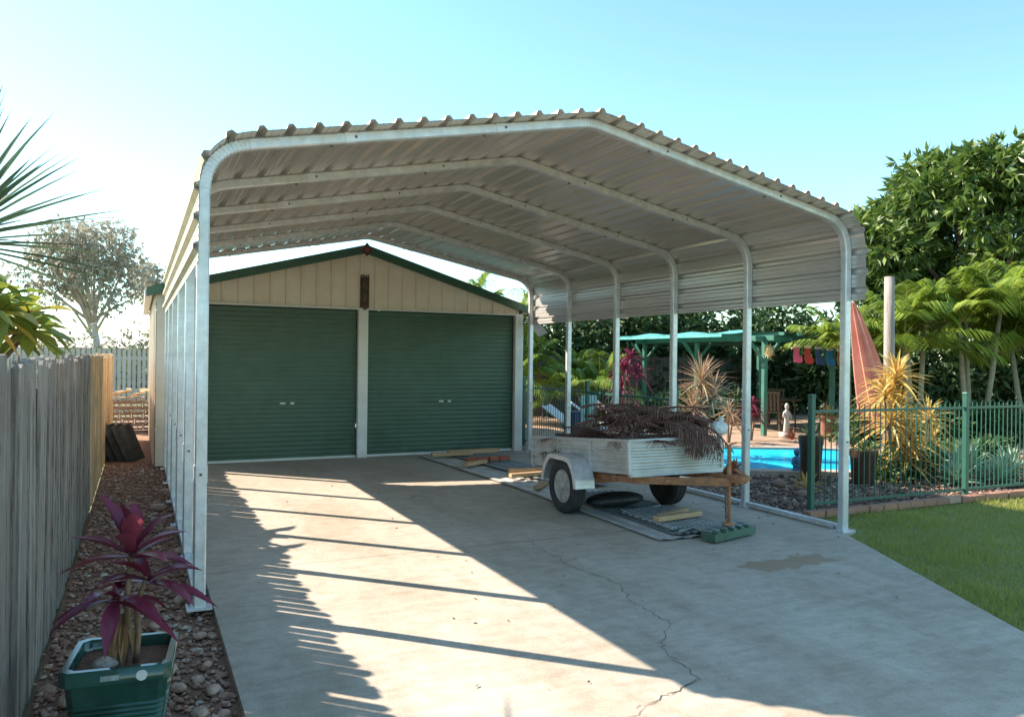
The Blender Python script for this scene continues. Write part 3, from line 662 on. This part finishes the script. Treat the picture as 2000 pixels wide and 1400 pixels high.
pfence((6.85,6.45,0),(16,6.45,0),[0,2.68,5.1,7.5,9.1],'green tubular steel pool fence along the lawn')
pfence((6.85,6.52,0),(6.85,16.5,0),[2.4,4.8,7.2,9.6],'dark green tubular pool fence beside the carport')
# ---------------------------------------------------------------- POOL
pc=Vector((10.1,10.0,0)); ru=Vector((.9017,-.4322,0)); fu=Vector((.4322,.9018,0))
def ell(a,b,z,n=48,pw=.6):
    o=[]
    for i in range(n):
        t=2*math.pi*i/n; c,s_=math.cos(t),math.sin(t)
        p=pc+ru*a*math.copysign(abs(c)**pw,c)+fu*b*math.copysign(abs(s_)**pw,s_); o.append((p.x,p.y,z))
    return o
mb=MB(); n=48; a=ell(2.35,1.75,-.02);b_=ell(2.35,1.75,.06);c_=ell(2.1,1.5,.06);d_=ell(2.1,1.5,-.01)
mb.add(a+b_+c_+d_,[(r*n+i,r*n+(i+1)%n,(r+1)*n+(i+1)%n,(r+1)*n+i) for r in range(3) for i in range(n)])
mb.obj('pool_coping',[pm('coping',(.46,.36,.28),(.36,.27,.21),9,.85)],label='low sandstone coping around the swimming pool',cat='pool edge')
mb=MB(); mb.add(ell(2.11,1.51,.02),[tuple(range(n))])
mb.obj('pool_water',[pm('pool_water',(.01,.42,.66),(.03,.60,.80),2.5,.25,spec=.1,bump=.08,bscale=5)],kind='structure')
# ---------------------------------------------------------------- PERGOLA
m_pg=pm('pergola_green',(.045,.19,.125),(.035,.145,.10),6,.5,dirt=.25)
PG=empty('pergola',(15,16,0),'green timber pergola with teal shade cloth beside pool','pergola')
x0,x1,y0,y1,h=12.95,17.2,13.6,18.3,2.16
for (x,y) in ((x0,y0),(x0,y1),(x1,y0),(x1,y1),(15.1,y0),(x0,16)):
    mb=MB(); mb.box((x,y,h/2),(.10,.10,h)); mb.obj('post',[m_pg],PG,(15,16,0),bevel=.006)
mb=MB()
mb.beam((x0-.3,y0,h+.06),(x1+.5,y0,h+.06),.05,.13); mb.beam((x0-.3,y1,h+.06),(x1+.5,y1,h+.06),.05,.13); mb.beam((x0,y0-.3,h+.08),(x0,y1+.3,h+.08),.05,.12); mb.beam((x1,y0-.3,h+.08),(x1,y1+.3,h+.08),.05,.12)
for i in range(8): mb.beam((x0+.3+i*.55,y0-.3,h+.18),(x0+.3+i*.55,y1+.4,h+.18),.04,.07)
for (x,y) in ((x0,y0),(x1,y0),(15.1,y0),(x0,y1),(x0,16)):
    for sg in (-1,1): mb.beam((x,y,h-.5),(x+sg*.45,y,h),.045,.06)
    mb.beam((x,y,h-.5),(x,y+.45,h),.045,.06)
mb.obj('beam',[m_pg],PG,(15,16,0))
mb=MB(); n=12; vs=[]
for i in range(n+1):
    for j in range(5): vs.append((x0-.75+j*.22,14.2+i*.37,h+.17+.03*math.sin(i*1.3)+.02*j-.02*math.sin(j)))
mb.add(vs,[(i*5+j,i*5+j+1,(i+1)*5+j+1,(i+1)*5+j) for i in range(n) for j in range(4)])
mb.extr([(x0-.75,14.2,h+.10),(x0-.75,14.2,h+.17),(x0-.75,18.64,h+.17),(x0-.75,18.64,h+.10)],(-.01,0,0))
mb.obj('shade_cloth',[pm('teal_cloth',(.22,.64,.58),(.12,.48,.44),6,.6,transl=.35)],PG,(15,16,0))
mb=MB(); vs=[(x0+.2,y0-.1,h+.23),(x1+.6,y0-.1,h+.23),(x1+.6,y1+.3,h+.26),(x0+.2,y1+.3,h+.26)]
mb.add(vs,[(0,1,2,3)]); mb.obj('roof',[pm('shade_green',(.035,.13,.09),(.025,.10,.07),4,.7,transl=.08)],PG,(15,16,0))
cols=[(.85,.18,.32),(.82,.11,.10),(.09,.16,.36),(.06,.36,.75),(.85,.40,.12)]
for i,(c,nm) in enumerate(zip(cols,['pink','red','navy','blue','orange'])):
    mb=MB(); x=13.66+.35*i; z=2.08-.02*i; sh=[(-.08,0),(.08,0),(.08,-.22),(.19,-.28),(.20,-.37),(.10,-.41),(-.06,-.38),(-.09,-.27)]
    mb.extr([(x+a*.95,y0-.28,z+b) for a,b in sh],(0,.03,0)); mb.box((x,y0-.267,z-.01),(.18,.045,.06),1); mb.tube([(x,y0-.26,z),(x,y0-.07,z+.16)],.004,4,1)
    mb.obj('hanging_stocking',[pm('felt_'+nm,c,None,9,.9,transl=.3),pm('felt_trim_'+nm,(.85,.82,.78),None,9,.9)],label=nm+' felt stocking hanging from the pergola beam',cat='decoration',group='stockings hanging from pergola')
mb=MB(); cx,cz=12.97,1.93
mb.lathe([(0,-.03),(.08,-.02),(.09,0),(0,.01)],(cx,y0-.12,cz),18,0,'y')
for i in range(14):
    a=i*math.pi/7; r0,r1=.09,.20 if i%2 else .165
    mb.extr([(cx+math.cos(a-.16)*r0,y0-.12,cz+math.sin(a-.16)*r0),(cx+math.cos(a)*r1,y0-.12,cz+math.sin(a)*r1),(cx+math.cos(a+.16)*r0,y0-.12,cz+math.sin(a+.16)*r0)],(0,.012,0))
for dx in (-.03,.03): mb.lathe([(0,-.012),(.012,-.008),(.012,0),(0,.001)],(cx+dx,y0-.145,cz+.02),8,1,'y')
mb.box((cx,y0-.15,cz-.035),(.05,.008,.008),1)
mb.obj('sun_ornament',[pm('gold_sun',(.90,.60,.26),(.75,.45,.17),9,.45),wood_d],label='gold sun-face ornament fixed to green pergola post',cat='ornament')
ux,uy=13.85,11.08
U=empty('patio_umbrella',(ux,uy,0),'closed salmon patio umbrella standing by the pool','umbrella')
mb=MB(); mb.tube([(ux,uy,0),(ux-.75,uy+.22,2.95)],.022,8); mb.lathe([(.25,0),(.25,.05),(.06,.09),(.04,.25)],(ux,uy,0),20); mb.obj('pole',[white],U,(ux,uy,0))
mb=MB(); vs=[];n=16;prof=[(.03,2.92),(.10,2.6),(.17,2.1),(.24,1.5),(.30,.9),(.34,.30),(.28,.25)]
for r,z in prof:
    t=z/2.95; c=(ux-.75*t,uy+.22*t)
    for j in range(n):
        a=2*math.pi*j/n; rr=r*(1+.28*(1 if j%2 else -1)); vs.append((c[0]+rr*math.cos(a),c[1]+rr*math.sin(a),z))
for j in range(n):
    for i in range(len(prof)-1): mb.add([vs[i*n+j],vs[i*n+(j+1)%n],vs[(i+1)*n+(j+1)%n],vs[(i+1)*n+j]],[(0,1,2,3)],0)
mb.obj('canopy',[pm('salmon_cloth',(.78,.38,.27),(.68,.27,.19),3,.8,transl=.3)],U,(ux,uy,0))
mb=MB(); mb.tube([(10.25,8.15,-.02),(10.24,8.15,1.5),(10.22,8.15,3.0)],[.085,.08,.072],14)
mb.obj('timber_pole',[pm('weathered_pole',(.40,.33,.28),(.24,.195,.16),5,.85,stretch=(6,6,.6),bump=.4)],label='weathered round timber pole standing in the garden',cat='pole',smooth=True)
def planter(x,y,h,r,mat,label):
    mb=MB(); mb.lathe([(r*.72,0),(r*.78,.02),(r*.95,h*.8),(r,h*.82),(r*1.03,h),(r*.92,h),(r*.88,h*.85),(.0,h*.84)],(x,y,-.02),24)
    o=mb.obj('garden_planter',[mat],label=label,cat='planter'); autosmooth(o,40)
m_pl=pm('dark_ceramic',(.035,.03,.022),(.07,.05,.04),7,.4)
m_tc=pm('terracotta',(.38,.17,.10),(.28,.12,.07),7,.8)
planter(8.7,8.2,.66,.17,m_pl,'tall dark ceramic planter in the pool garden')
planter(9.2,7.72,.50,.19,pm('brown_ceramic',(.11,.06,.04),(.06,.035,.025),7,.4),'brown ceramic planter holding a small green plant')
planter(14.2,12.9,.5,.18,m_tc,'terracotta planter beside the pool paving')
planter(11.4,14.6,.4,.2,m_pl,'squat dark planter near the pergola')
planter(12.2,15.0,.35,.16,m_tc,'small terracotta pot under the pergola edge')
planter(15.6,13.0,.4,.18,pm('blue_pot',(.05,.16,.36),None,7,.4),'blue glazed pot by the pergola post')
def statue(x,y,h,mat,label,cat='statue'):
    mb=MB(); k=h
    mb.lathe([(.0,0),(.26*k,.0),(.27*k,.06*k),(.24*k,.16*k),(.16*k,.28*k),(.17*k,.42*k),(.20*k,.55*k),(.185*k,.64*k),(.08*k,.70*k),(.06*k,.73*k)],(x,y,-.02),18,0,'z',1,.75)
    mb.lathe([(0,.70*k),(.07*k,.72*k),(.115*k,.80*k),(.12*k,.87*k),(.09*k,.95*k),(.04*k,.99*k),(.0,1.02*k)],(x,y,-.02),14)
    for sg in (-1,1): mb.tube([(x+sg*.18*k,y,.58*k),(x+sg*.25*k,y-.03*k,.40*k),(x+sg*.14*k,y-.16*k,.30*k),(x,y-.18*k,.30*k)],[.05*k,.05*k,.04*k,.035*k],8)
    mb.obj('garden_statue',[mat],label=label,cat=cat,smooth=True)
m_blue=pm('blue_glaze',(.04,.13,.24),(.05,.18,.32),6,.35)
statue(9.0,8.75,.42,m_blue,'small blue glazed seated garden statue by the pool'); statue(9.75,8.3,.42,m_blue,'small blue glazed seated garden statue by the pool')
mb=MB(); x,y,k=13.25,13.2,.74
mb.box((x,y,.04),(.24,.24,.12)); mb.lathe([(.075,.10),(.085,.14),(.07,.30),(.062,.40),(.085,.50),(.088,.56),(.035,.61),(.028,.63)],(x,y,0),16,0,'z',1,.75); mb.lathe([(0,.61),(.035,.63),(.05,.68),(.045,.73),(.02,.76),(0,.765)],(x,y,0),12)
for sg in (-1,1): mb.tube([(x+sg*.085,y,.55),(x+sg*.12,y-.01,.46),(x+sg*.06,y-.07,.42)],[.022,.02,.016],7)
mb.obj('garden_statue',[pm('pale_stone',(.52,.48,.42),(.38,.34,.29),9,.8)],label='pale stone figure statue in front of the pergola',cat='statue',smooth=True)
LG=empty('sun_lounger',(0,0,0),'white sun lounger on the poolside paving','lounger','loungers by the pool')
mb=MB(); mb.tube([(-.3,-.9,.32),(-.3,.35,.32),(-.3,.95,.75)],.018,6); mb.tube([(.3,-.9,.32),(.3,.35,.32),(.3,.95,.75)],.018,6)
for x in (-.3,.3):
    for y in (-.7,.3): mb.tube([(x,y,.32),(x,y+.05,0)],.016,6)
for y in (-.9,.3): mb.tube([(-.3,y,.32),(.3,y,.32)],.014,6)
mb.obj('frame',[white],LG)
mb=MB(); vs=[];yy=[-.9,-.5,-.1,.35,.65,.95];zz=[.34,.31,.32,.34,.55,.77]
for y,z in zip(yy,zz): vs+=[(-.29,y,z),(0,y,z-.03),(.29,y,z)]
mb.add(vs,[(i*3+j,i*3+j+1,i*3+j+4,i*3+j+3) for i in range(5) for j in range(2)])
o=mb.obj('seat',[pm('white_sling',(.78,.78,.76),(.68,.68,.66),5,.7,transl=.2)],LG); so=o.modifiers.new('s','SOLIDIFY'); so.thickness=.02
LG.location=(9.3,14.2,0); LG.rotation_euler[2]=rad(60)
copy_thing(LG,(8.2,13.4,0),rad(-15)); copy_thing(LG,(10.6,15.6,0),rad(20))
mb=MB(); mb.box((7.3,12.3,.38),(.5,.4,.75),0); mb.box((7.35,12.1,.80),(.35,.05,.5),1); mb.obj('storage_box',[pm('navy_box',(.02,.03,.10),None,5,.6),pm('towel',(.45,.55,.52),(.2,.4,.4),8,.9)],label='navy storage box with a towel hung over it',cat='box',bevel=.02)
m_ch=pm('chair_brown',(.16,.09,.05),(.10,.06,.035),6,.6)
TB=empty('patio_table',(15.0,15.2,0),'round brown patio table under the pergola','table')
mb=MB(); mb.lathe([(0,.70),(.52,.70),(.54,.72),(.52,.74),(0,.74)],(15,15.2,0),24); mb.obj('table_top',[m_ch],TB,(15,15.2,0))
for a in range(4):
    mb=MB(); mb.tube([(15+.35*math.cos(a*1.57+.7),15.2+.35*math.sin(a*1.57+.7),.70),(15+.4*math.cos(a*1.57+.7),15.2+.4*math.sin(a*1.57+.7),0)],.02,6); mb.obj('leg',[m_ch],TB,(15,15.2,0))
CH=empty('patio_chair',(0,0,0),'slatted patio chair beside the round table','chair','patio chairs around the table')
mb=MB(); mb.box((0,0,.44),(.46,.44,.03)); mb.obj('seat',[m_ch],CH)
mb=MB()
for i in range(5): mb.box((-.18+.09*i,.22,.70),(.05,.02,.46),0,(-8,0,0))
mb.box((0,.255,.93),(.46,.03,.05)); mb.obj('backrest',[m_ch],CH)
for sx_ in (-.2,.2):
    for sy_ in (-.19,.19):
        mb=MB(); mb.box((sx_,sy_,.215),(.04,.04,.43)); mb.obj('leg',[m_ch],CH)
CH.location=(14.3,14.7,0); CH.rotation_euler[2]=rad(120)
copy_thing(CH,(15.5,14.4,0),rad(100)); copy_thing(CH,(15.6,15.9,0),rad(-160)); copy_thing(CH,(14.3,15.9,0),rad(-60))
# ---------------------------------------------------------------- PLANTS
bark=pm('bark',(.20,.14,.10),(.12,.08,.055),8,.9,stretch=(3,3,.8),bump=.5)
def tree(name,base,top,r,clumps,L,W,n,leafm,barkm,label,cat='tree',down=.3,flat=.8,inner=.5,limbs=10,sub=0):
    E=empty(name,base,label,cat); b=Vector(base); t=Vector(top)
    mb=MB(); mid=(b+t)/2+Vector((random.uniform(-.2,.2),random.uniform(-.2,.2),0))
    mb.tube([b,mid,t],[r*1.25,r,r*.7],10)
    for (c,cr) in clumps[:limbs]:
        c=Vector(c); st=b.lerp(t,random.uniform(.65,1)); m=st.lerp(c,.5)+Vector((random.uniform(-.3,.3),random.uniform(-.3,.3),random.uniform(-.1,.4)))
        mb.tube([st,m,c],[r*.45,r*.26,r*.09],7)
        for k in range(3):
            e=c+Vector((random.uniform(-1,1),random.uniform(-1,1),random.uniform(-.3,1)))*cr*.7; mb.tube([m.lerp(c,.5),c.lerp(e,.5),e],[r*.12,r*.07,r*.02],5)
    mb.obj('trunk',[barkm],E,base,smooth=True)
    mb=MB()
    for c,cr in clumps: mb.clump(c,cr,int(n*cr*cr),L,W,0,flat,down,inner,sub)
    mb.obj('crown',[leafm],E,base)
    return E
def ellclumps(c,R,n,r0,r1,lower=-.5,shell=.6):
    o=[]
    for i in range(n):
        while True:
            d=rng.normal(0,1,3); d/=np.linalg.norm(d)
            if d[2]>lower: break
        k=rng.uniform(shell,1); o.append((tuple(np.array(c)+d*np.array(R)*k),rng.uniform(r0,r1)))
    return o
m_mango=pm('mango_leaf',(.05,.10,.018),(.14,.21,.035),.8,.42,island=.6,c3=(.40,.44,.11),transl=.3)
tree('mango_tree',(26.0,16.8,-.08),(25.8,16.6,3.4),.35,ellclumps((26.0,16.7,5.8),(4.7,4.6,3.0),84,.8,1.3,-.6)+ellclumps((24.0,17.9,4.2),(2.7,2.3,1.5),30,.6,1.05,-.9,.4),.42,.12,400,m_mango,bark,'large dense mango tree rising behind the palms',down=.5,limbs=14,sub=9)
m_gum=pm('gum_leaf_painted_haze',(.34,.31,.23),(.46,.42,.33),.8,.8,island=.6,c3=(.56,.50,.42),transl=.35)  # leaf colour paled to paint in distance haze; no fog in the scene
m_gumb=pm('gum_bark',(.62,.54,.47),(.48,.41,.35),3,.85)
tree('gum_tree',(-1.6,39,-.08),(-1.9,39,3.6),.17,ellclumps((-2.2,39,5.3),(2.9,2.2,2.3),36,.55,1.0,-.7,.35),.26,.07,520,m_gum,m_gumb,'thin haze-paled gum tree with sparse foliage beyond fence',down=.7,limbs=22,inner=.2,sub=6)
tree('gum_tree',(1.2,44,-.08),(1.0,44,2.8),.12,ellclumps((.8,44,4.2),(1.7,1.4,2.4),24,.5,.8,-.8,.3),.26,.07,460,m_gum,m_gumb,'small sparse gum tree beside garage roofline',down=.7,limbs=14,inner=.2,sub=6)
m_hed=pm('hedge_leaf',(.022,.055,.015),(.055,.11,.028),.5,.55,island=.6,c3=(.16,.22,.045),transl=.25)
def hedge(name,p0,p1,h,n,r,L,W,per,mat,label,cat='hedge',depth=1.2,z0=0):
    mb=MB(); p0=Vector(p0);p1=Vector(p1)
    for i in range(n):
        t=random.random(); c=p0.lerp(p1,t); c+=Vector((random.uniform(-depth,depth),random.uniform(-depth,depth),0)); hh=h*random.uniform(.75,1.1)
        c.z=z0+random.random()*(hh-r); mb.clump(c,r*random.uniform(.7,1.2),per,L,W,0,.85,.3,.3)
    return mb.obj(name,[mat],label=label,cat=cat,kind='stuff')
hedge('background_shrubs',(10.5,22.0,0),(19,21.5,0),4.5,165,.9,.34,.10,150,m_hed,'dense dark green shrubs behind the pergola')
hedge('background_shrubs',(19,20.5,0),(31,13.5,0),4.2,165,1.0,.36,.11,150,m_hed,'dense green shrubs along the garden boundary')
m_bg=pm('olive_leaf',(.13,.16,.08),(.22,.25,.12),.5,.7,island=.6,c3=(.34,.33,.20),transl=.3)
hedge('neighbour_shrubs',(-7,33,0),(2,35,0),2.9,50,.8,.3,.08,110,m_bg,'olive shrubs beyond the far picket fence')
hedge('neighbour_shrubs',(-3.2,9,0),(-4.5,16,0),2.1,46,.6,.22,.07,120,m_hed,'dark shrubs growing over the neighbouring fence line',depth=.7)
mb=MB(); x=10.5
while x<20:
    mb.box((x,20.3,.9),(.14,.02,1.8+random.uniform(-.03,.03))); x+=.155
mb.obj('boundary_fence',[pm('dark_fence',(.10,.08,.065),(.15,.12,.10),4,.9,island=.5)],label='dark timber boundary fence behind the pergola',cat='fence')
m_palm=pm('palm_leaflet',(.15,.25,.03),(.30,.38,.05),1,.42,island=.6,c3=(.62,.58,.12),transl=.45)
m_rach=pm('palm_rachis',(.56,.52,.16),(.40,.40,.12),4,.5)
m_ptr=pm('palm_trunk',(.40,.36,.24),(.26,.23,.16),6,.8,stretch=(1,1,6))
def palm(x,y,h,nf,L,label='golden cane palm with arching yellow-green fronds',trunks=3,spread=.5):
    E=empty('cane_palm',(x,y,0),label,'palm tree',group='golden cane palms'); mb=MB();cr=MB()
    for k in range(trunks):
        dx,dy=random.uniform(-spread,spread),random.uniform(-spread,spread); hh=h*random.uniform(.7,1.05)
        mb.tube([(x+dx*.3,y+dy*.3,-.02),(x+dx*.7,y+dy*.7,hh*.5),(x+dx,y+dy,hh)],[.065,.055,.045],8)
        for i in range(nf):
            az=i*2.399+random.uniform(-.3,.3); el=random.uniform(.5,1.42)
            cr.frond((x+dx,y+dy,hh-.05),(math.cos(az)*math.cos(el),math.sin(az)*math.cos(el),math.sin(el)),L*random.uniform(.8,1.1),random.uniform(.3,.7),40,L*.30,.032,0,1,.45)
    mb.obj('trunk',[m_ptr],E,(x,y,0),smooth=True); cr.obj('crown',[m_rach,m_palm],E,(x,y,0))
palm(15.2,11.4,2.7,13,2.1); palm(16.5,11.0,3.0,13,2.1); palm(17.7,10.4,2.7,13,2.1); palm(14.9,12.9,2.1,10,1.7); palm(19.0,10.9,3.0,11,2.1)
palm(8.7,20.4,3.5,13,2.1,trunks=2,spread=.3); palm(10.2,21.5,2.9,11,2.0,trunks=2)
palm(10.6,17.5,1.0,11,1.7,'low palm with green fronds behind the loungers'); palm(9.2,18.4,1.3,11,1.8,'low palm with green fronds behind the loungers'); palm(12.0,19.3,1.3,10,1.7,'low palm with green fronds behind the loungers')
def spiky(name,x,y,heads,L,w,mat,label,nl=34,droop=.35,cat='plant'):
    E=empty(name,(x,y,0),label,cat); mb=MB();cr=MB()
    for (dx,dy,hz) in heads:
        mb.tube([(x+dx*.2,y+dy*.2,-.02),(x+dx,y+dy,hz)],[.03,.022],7); rosette(cr,(x+dx,y+dy,hz),nl,L,w,-.35,1.45,droop,seg=4,wp=.3)
    mb.obj('stem',[m_stem],E,(x,y,0)); cr.obj('crown',[mat],E,(x,y,0))
m_or=pm('orange_dracaena',(.62,.33,.09),(.70,.54,.16),2,.5,island=.8,c3=(.80,.68,.34),transl=.4)
m_br2=pm('bronze_cordyline',(.34,.20,.13),(.48,.33,.19),2,.5,island=.8,c3=(.42,.42,.22),transl=.3)
m_rd=pm('maroon_cordyline',(.14,.02,.045),(.26,.04,.08),2,.5,island=.7,transl=.3)
spiky('dracaena_plant',9.95,7.8,[(0,0,1.45),(.15,.1,1.0),(-.2,-.05,.8),(.05,-.1,.5),(.3,0,.6),(-.1,.1,1.2),(.12,-.12,.25)],.58,.055,m_or,'yellow-orange dracaena growing around the timber pole',46)
spiky('dracaena_plant',10.8,7.9,[(0,0,.85),(.2,.1,.5)],.5,.05,m_or,'lower yellow-orange dracaena beside the timber pole',34)
spiky('bronze_cordyline',9.0,11.0,[(0,0,1.3),(.15,-.1,1.0),(-.1,.1,.8)],.68,.035,m_br2,'bronze spiky cordyline behind the loaded trailer',60,.25)
spiky('maroon_cordyline',9.1,13.4,[(0,0,1.7),(.2,0,1.4),(-.1,.1,1.1),(.1,.2,.8),(-.2,-.1,1.5)],.45,.07,m_rd,'tall maroon cordyline beside the pool fence',28,.5)
spiky('maroon_cordyline',12.0,13.0,[(0,0,.75),(.15,.05,.5)],.4,.06,m_rd,'short maroon cordyline in front of the pergola',24,.5)
spiky('bronze_cordyline',11.2,12.8,[(0,0,.6),(.15,.05,.4)],.45,.04,m_br2,'short bronze cordyline beside the pool paving',30,.4)
m_ag=pm('agave_leaf',(.24,.34,.22),(.36,.46,.31),3,.5,island=.5,transl=.2)
def agave(x,y,L,lab='pale green agave rosette in the garden bed',mat=None,w=.08,nl=30,z=0):
    mb=MB(); rosette(mb,(0,0,.03),nl,L,w,.05,1.4,.15,seg=5,wp=.45); o=mb.obj('agave_plant',[mat or m_ag],label=lab,cat='plant',group='agaves in the garden bed'); o.location=(x,y,z)
for x,y,L in [(10.6,7.3,.5),(11.1,7.5,.6),(11.6,7.2,.5),(11.0,6.95,.42),(11.5,7.8,.55),(12.2,7.5,.5),(10.3,7.1,.35),(12.0,6.9,.4),(12.9,7.3,.6),(13.3,6.9,.5)]: agave(x,y,L)
agave(9.2,7.72,.25,'small green plant growing in the brown planter',pm('small_leaf',(.08,.15,.04),(.16,.22,.07),3,.5,island=.5),.03,30,.40)
agave(8.7,8.2,.30,'spiky plant growing in the tall dark planter',pm('small_leaf2',(.10,.13,.05),(.20,.19,.09),3,.5,island=.5),.03,30,.55)
m_rb=pm('red_bromeliad',(.50,.06,.05),(.32,.16,.06),3,.5,island=.8,c3=(.16,.24,.08),transl=.25)
agave(7.5,8.6,.3,'red bromeliad beside the side pool fence',m_rb,.045,24); agave(8.0,9.0,.28,'red bromeliad beside the side pool fence',m_rb,.045,24); agave(12.6,12.4,.3,'red bromeliad on the pool paving',m_rb,.045,24)
agave(8.0,7.6,.3,'small yellow-green tuft in the mulch',m_or,.03,24); agave(14.2,12.9,.38,'yellow-leaved plant in the terracotta planter',m_or,.05,30,.42); agave(15.6,13.0,.4,'leafy plant in the blue glazed pot',m_ag,.05,26,.32); agave(12.2,15.0,.35,'maroon plant in the small terracotta pot',m_rd,.05,26,.28)
hedge('garden_shrubs',(9.9,7.9,0),(13.5,8.6,0),.55,26,.25,.14,.05,160,pm('shrub_leaf',(.04,.09,.025),(.09,.16,.045),1,.6,island=.6,c3=(.20,.25,.08),transl=.25),'low green shrubs in the garden bed',depth=.3)
hedge('poolside_shrubs',(13.6,11.6,0),(18,10.2,0),1.0,50,.42,.2,.06,160,m_hed,'low dark shrubs behind the pool',depth=.4)
hedge('poolside_shrubs',(10.5,16.6,0),(17,18.4,0),1.0,40,.4,.2,.06,140,m_hed,'low shrubs growing under the pergola',depth=.5)
m_yuc=pm('yucca_leaf',(.07,.13,.075),(.14,.21,.12),3,.42,island=.5,transl=.2)
yx,yy_,yz=-.88,4.98,2.26
E=empty('yucca_plant',(yx-.06,yy_,0),'spiky yucca rising behind the paling fence','yucca'); mb=MB(); mb.tube([(yx-.06,yy_,-.05),(yx-.05,yy_,1.2),(yx,yy_,yz)],[.09,.075,.06],9); mb.obj('trunk',[bark],E,(yx-.06,yy_,0),smooth=True)
mb=MB(); rosette(mb,(yx,yy_,yz),90,.84,.045,-.1,1.45,.06,seg=4,wp=.35); mb.obj('crown',[m_yuc],E,(yx-.06,yy_,0))
m_fr1=pm('frangipani_leaf',(.14,.22,.035),(.30,.32,.05),2,.4,island=.8,c3=(.70,.34,.07),transl=.4)
E=empty('frangipani_shrub',(-1.6,9.6,0),'broad-leaved green and yellow shrub behind the fence','shrub'); mb=MB();cr=MB()
for (x,y,z) in [(-1.30,9.3,2.22),(-1.10,9.9,2.10),(-1.55,9.7,2.25),(-1.25,9.0,2.05),(-1.65,9.2,2.15),(-1.15,10.3,1.95),(-1.45,8.8,2.1),(-1.3,9.7,1.95),(-1.7,9.4,2.45),(-1.05,9.5,1.9),(-1.8,9.9,2.0)]:
    mb.tube([(-1.6,9.6,-.05),(-1.58,9.6,1.2),(x,y,z)],[.03,.022,.014],6)
    rosette(cr,(x,y,z),13,.50,.16,-.5,1.1,.35,seg=5,wp=.6)
mb.obj('stem',[bark],E,(-1.6,9.6,0)); cr.obj('crown',[m_fr1],E,(-1.6,9.6,0),smooth=True)
m_tl=pm('teal_leaf',(.04,.12,.09),(.08,.17,.13),2,.4,island=.6,transl=.25)
mb=MB()
for i in range(9): rosette(mb,(-.95-.06*i,5.6+.45*i,1.52),9,.26,.08,-.3,.7,.3,seg=5,wp=.55)
mb.obj('fence_foliage',[m_tl],label='dark teal leaves poking over the fence top',cat='shrub',kind='stuff')
# ---------------------------------------------------------------- camera, light
cam=bpy.data.cameras.new('Camera'); co=bpy.data.objects.new('Camera',cam); COL.objects.link(co)
fw=Vector((.4322,.9018,0)).normalized(); yaw=math.atan2(fw.x,fw.y); roll=.0117
r=Vector((math.cos(yaw),-math.sin(yaw),0)); u=Vector((0,0,1)); r2=r*math.cos(roll)+u*math.sin(roll); u2=u*math.cos(roll)-r*math.sin(roll)
M4=Matrix((r2,u2,-fw)).transposed().to_4x4(); M4.translation=Vector((0,0,1.7)); co.matrix_world=M4
cam.sensor_width=36; cam.lens=1519.15/2000*36; cam.clip_end=1500; S.camera=co
EL=rad(36.2); AZ=rad(-45)
sd=Vector((math.sin(AZ)*math.cos(EL),math.cos(AZ)*math.cos(EL),math.sin(EL)))
sl=bpy.data.lights.new('Sun','SUN'); sl.energy=12.5; sl.angle=rad(.5); sl.color=(1,.90,.77); so=bpy.data.objects.new('Sun',sl); COL.objects.link(so)
so.rotation_euler=sd.to_track_quat('Z','Y').to_euler(); so.location=(-10,10,12)
w=bpy.data.worlds.new('World'); S.world=w; w.use_nodes=True; nt=w.node_tree; bg=nt.nodes['Background']
sky=nt.nodes.new('ShaderNodeTexSky'); sky.sky_type='NISHITA'; sky.sun_disc=False; sky.sun_elevation=EL; sky.sun_rotation=AZ%(2*math.pi); sky.air_density=1.0; sky.dust_density=.3; sky.ozone_density=1.0
tint=nt.nodes.new('ShaderNodeMix'); tint.data_type='RGBA'; tint.blend_type='MULTIPLY'; tint.inputs[0].default_value=1; tint.inputs[7].default_value=(.82,1.04,.98,1)
nt.links.new(sky.outputs[0],tint.inputs[6]); nt.links.new(tint.outputs[2],bg.inputs[0]); bg.inputs[1].default_value=.34
S.view_settings.view_transform='Standard'; S.view_settings.look='None'; S.view_settings.exposure=0
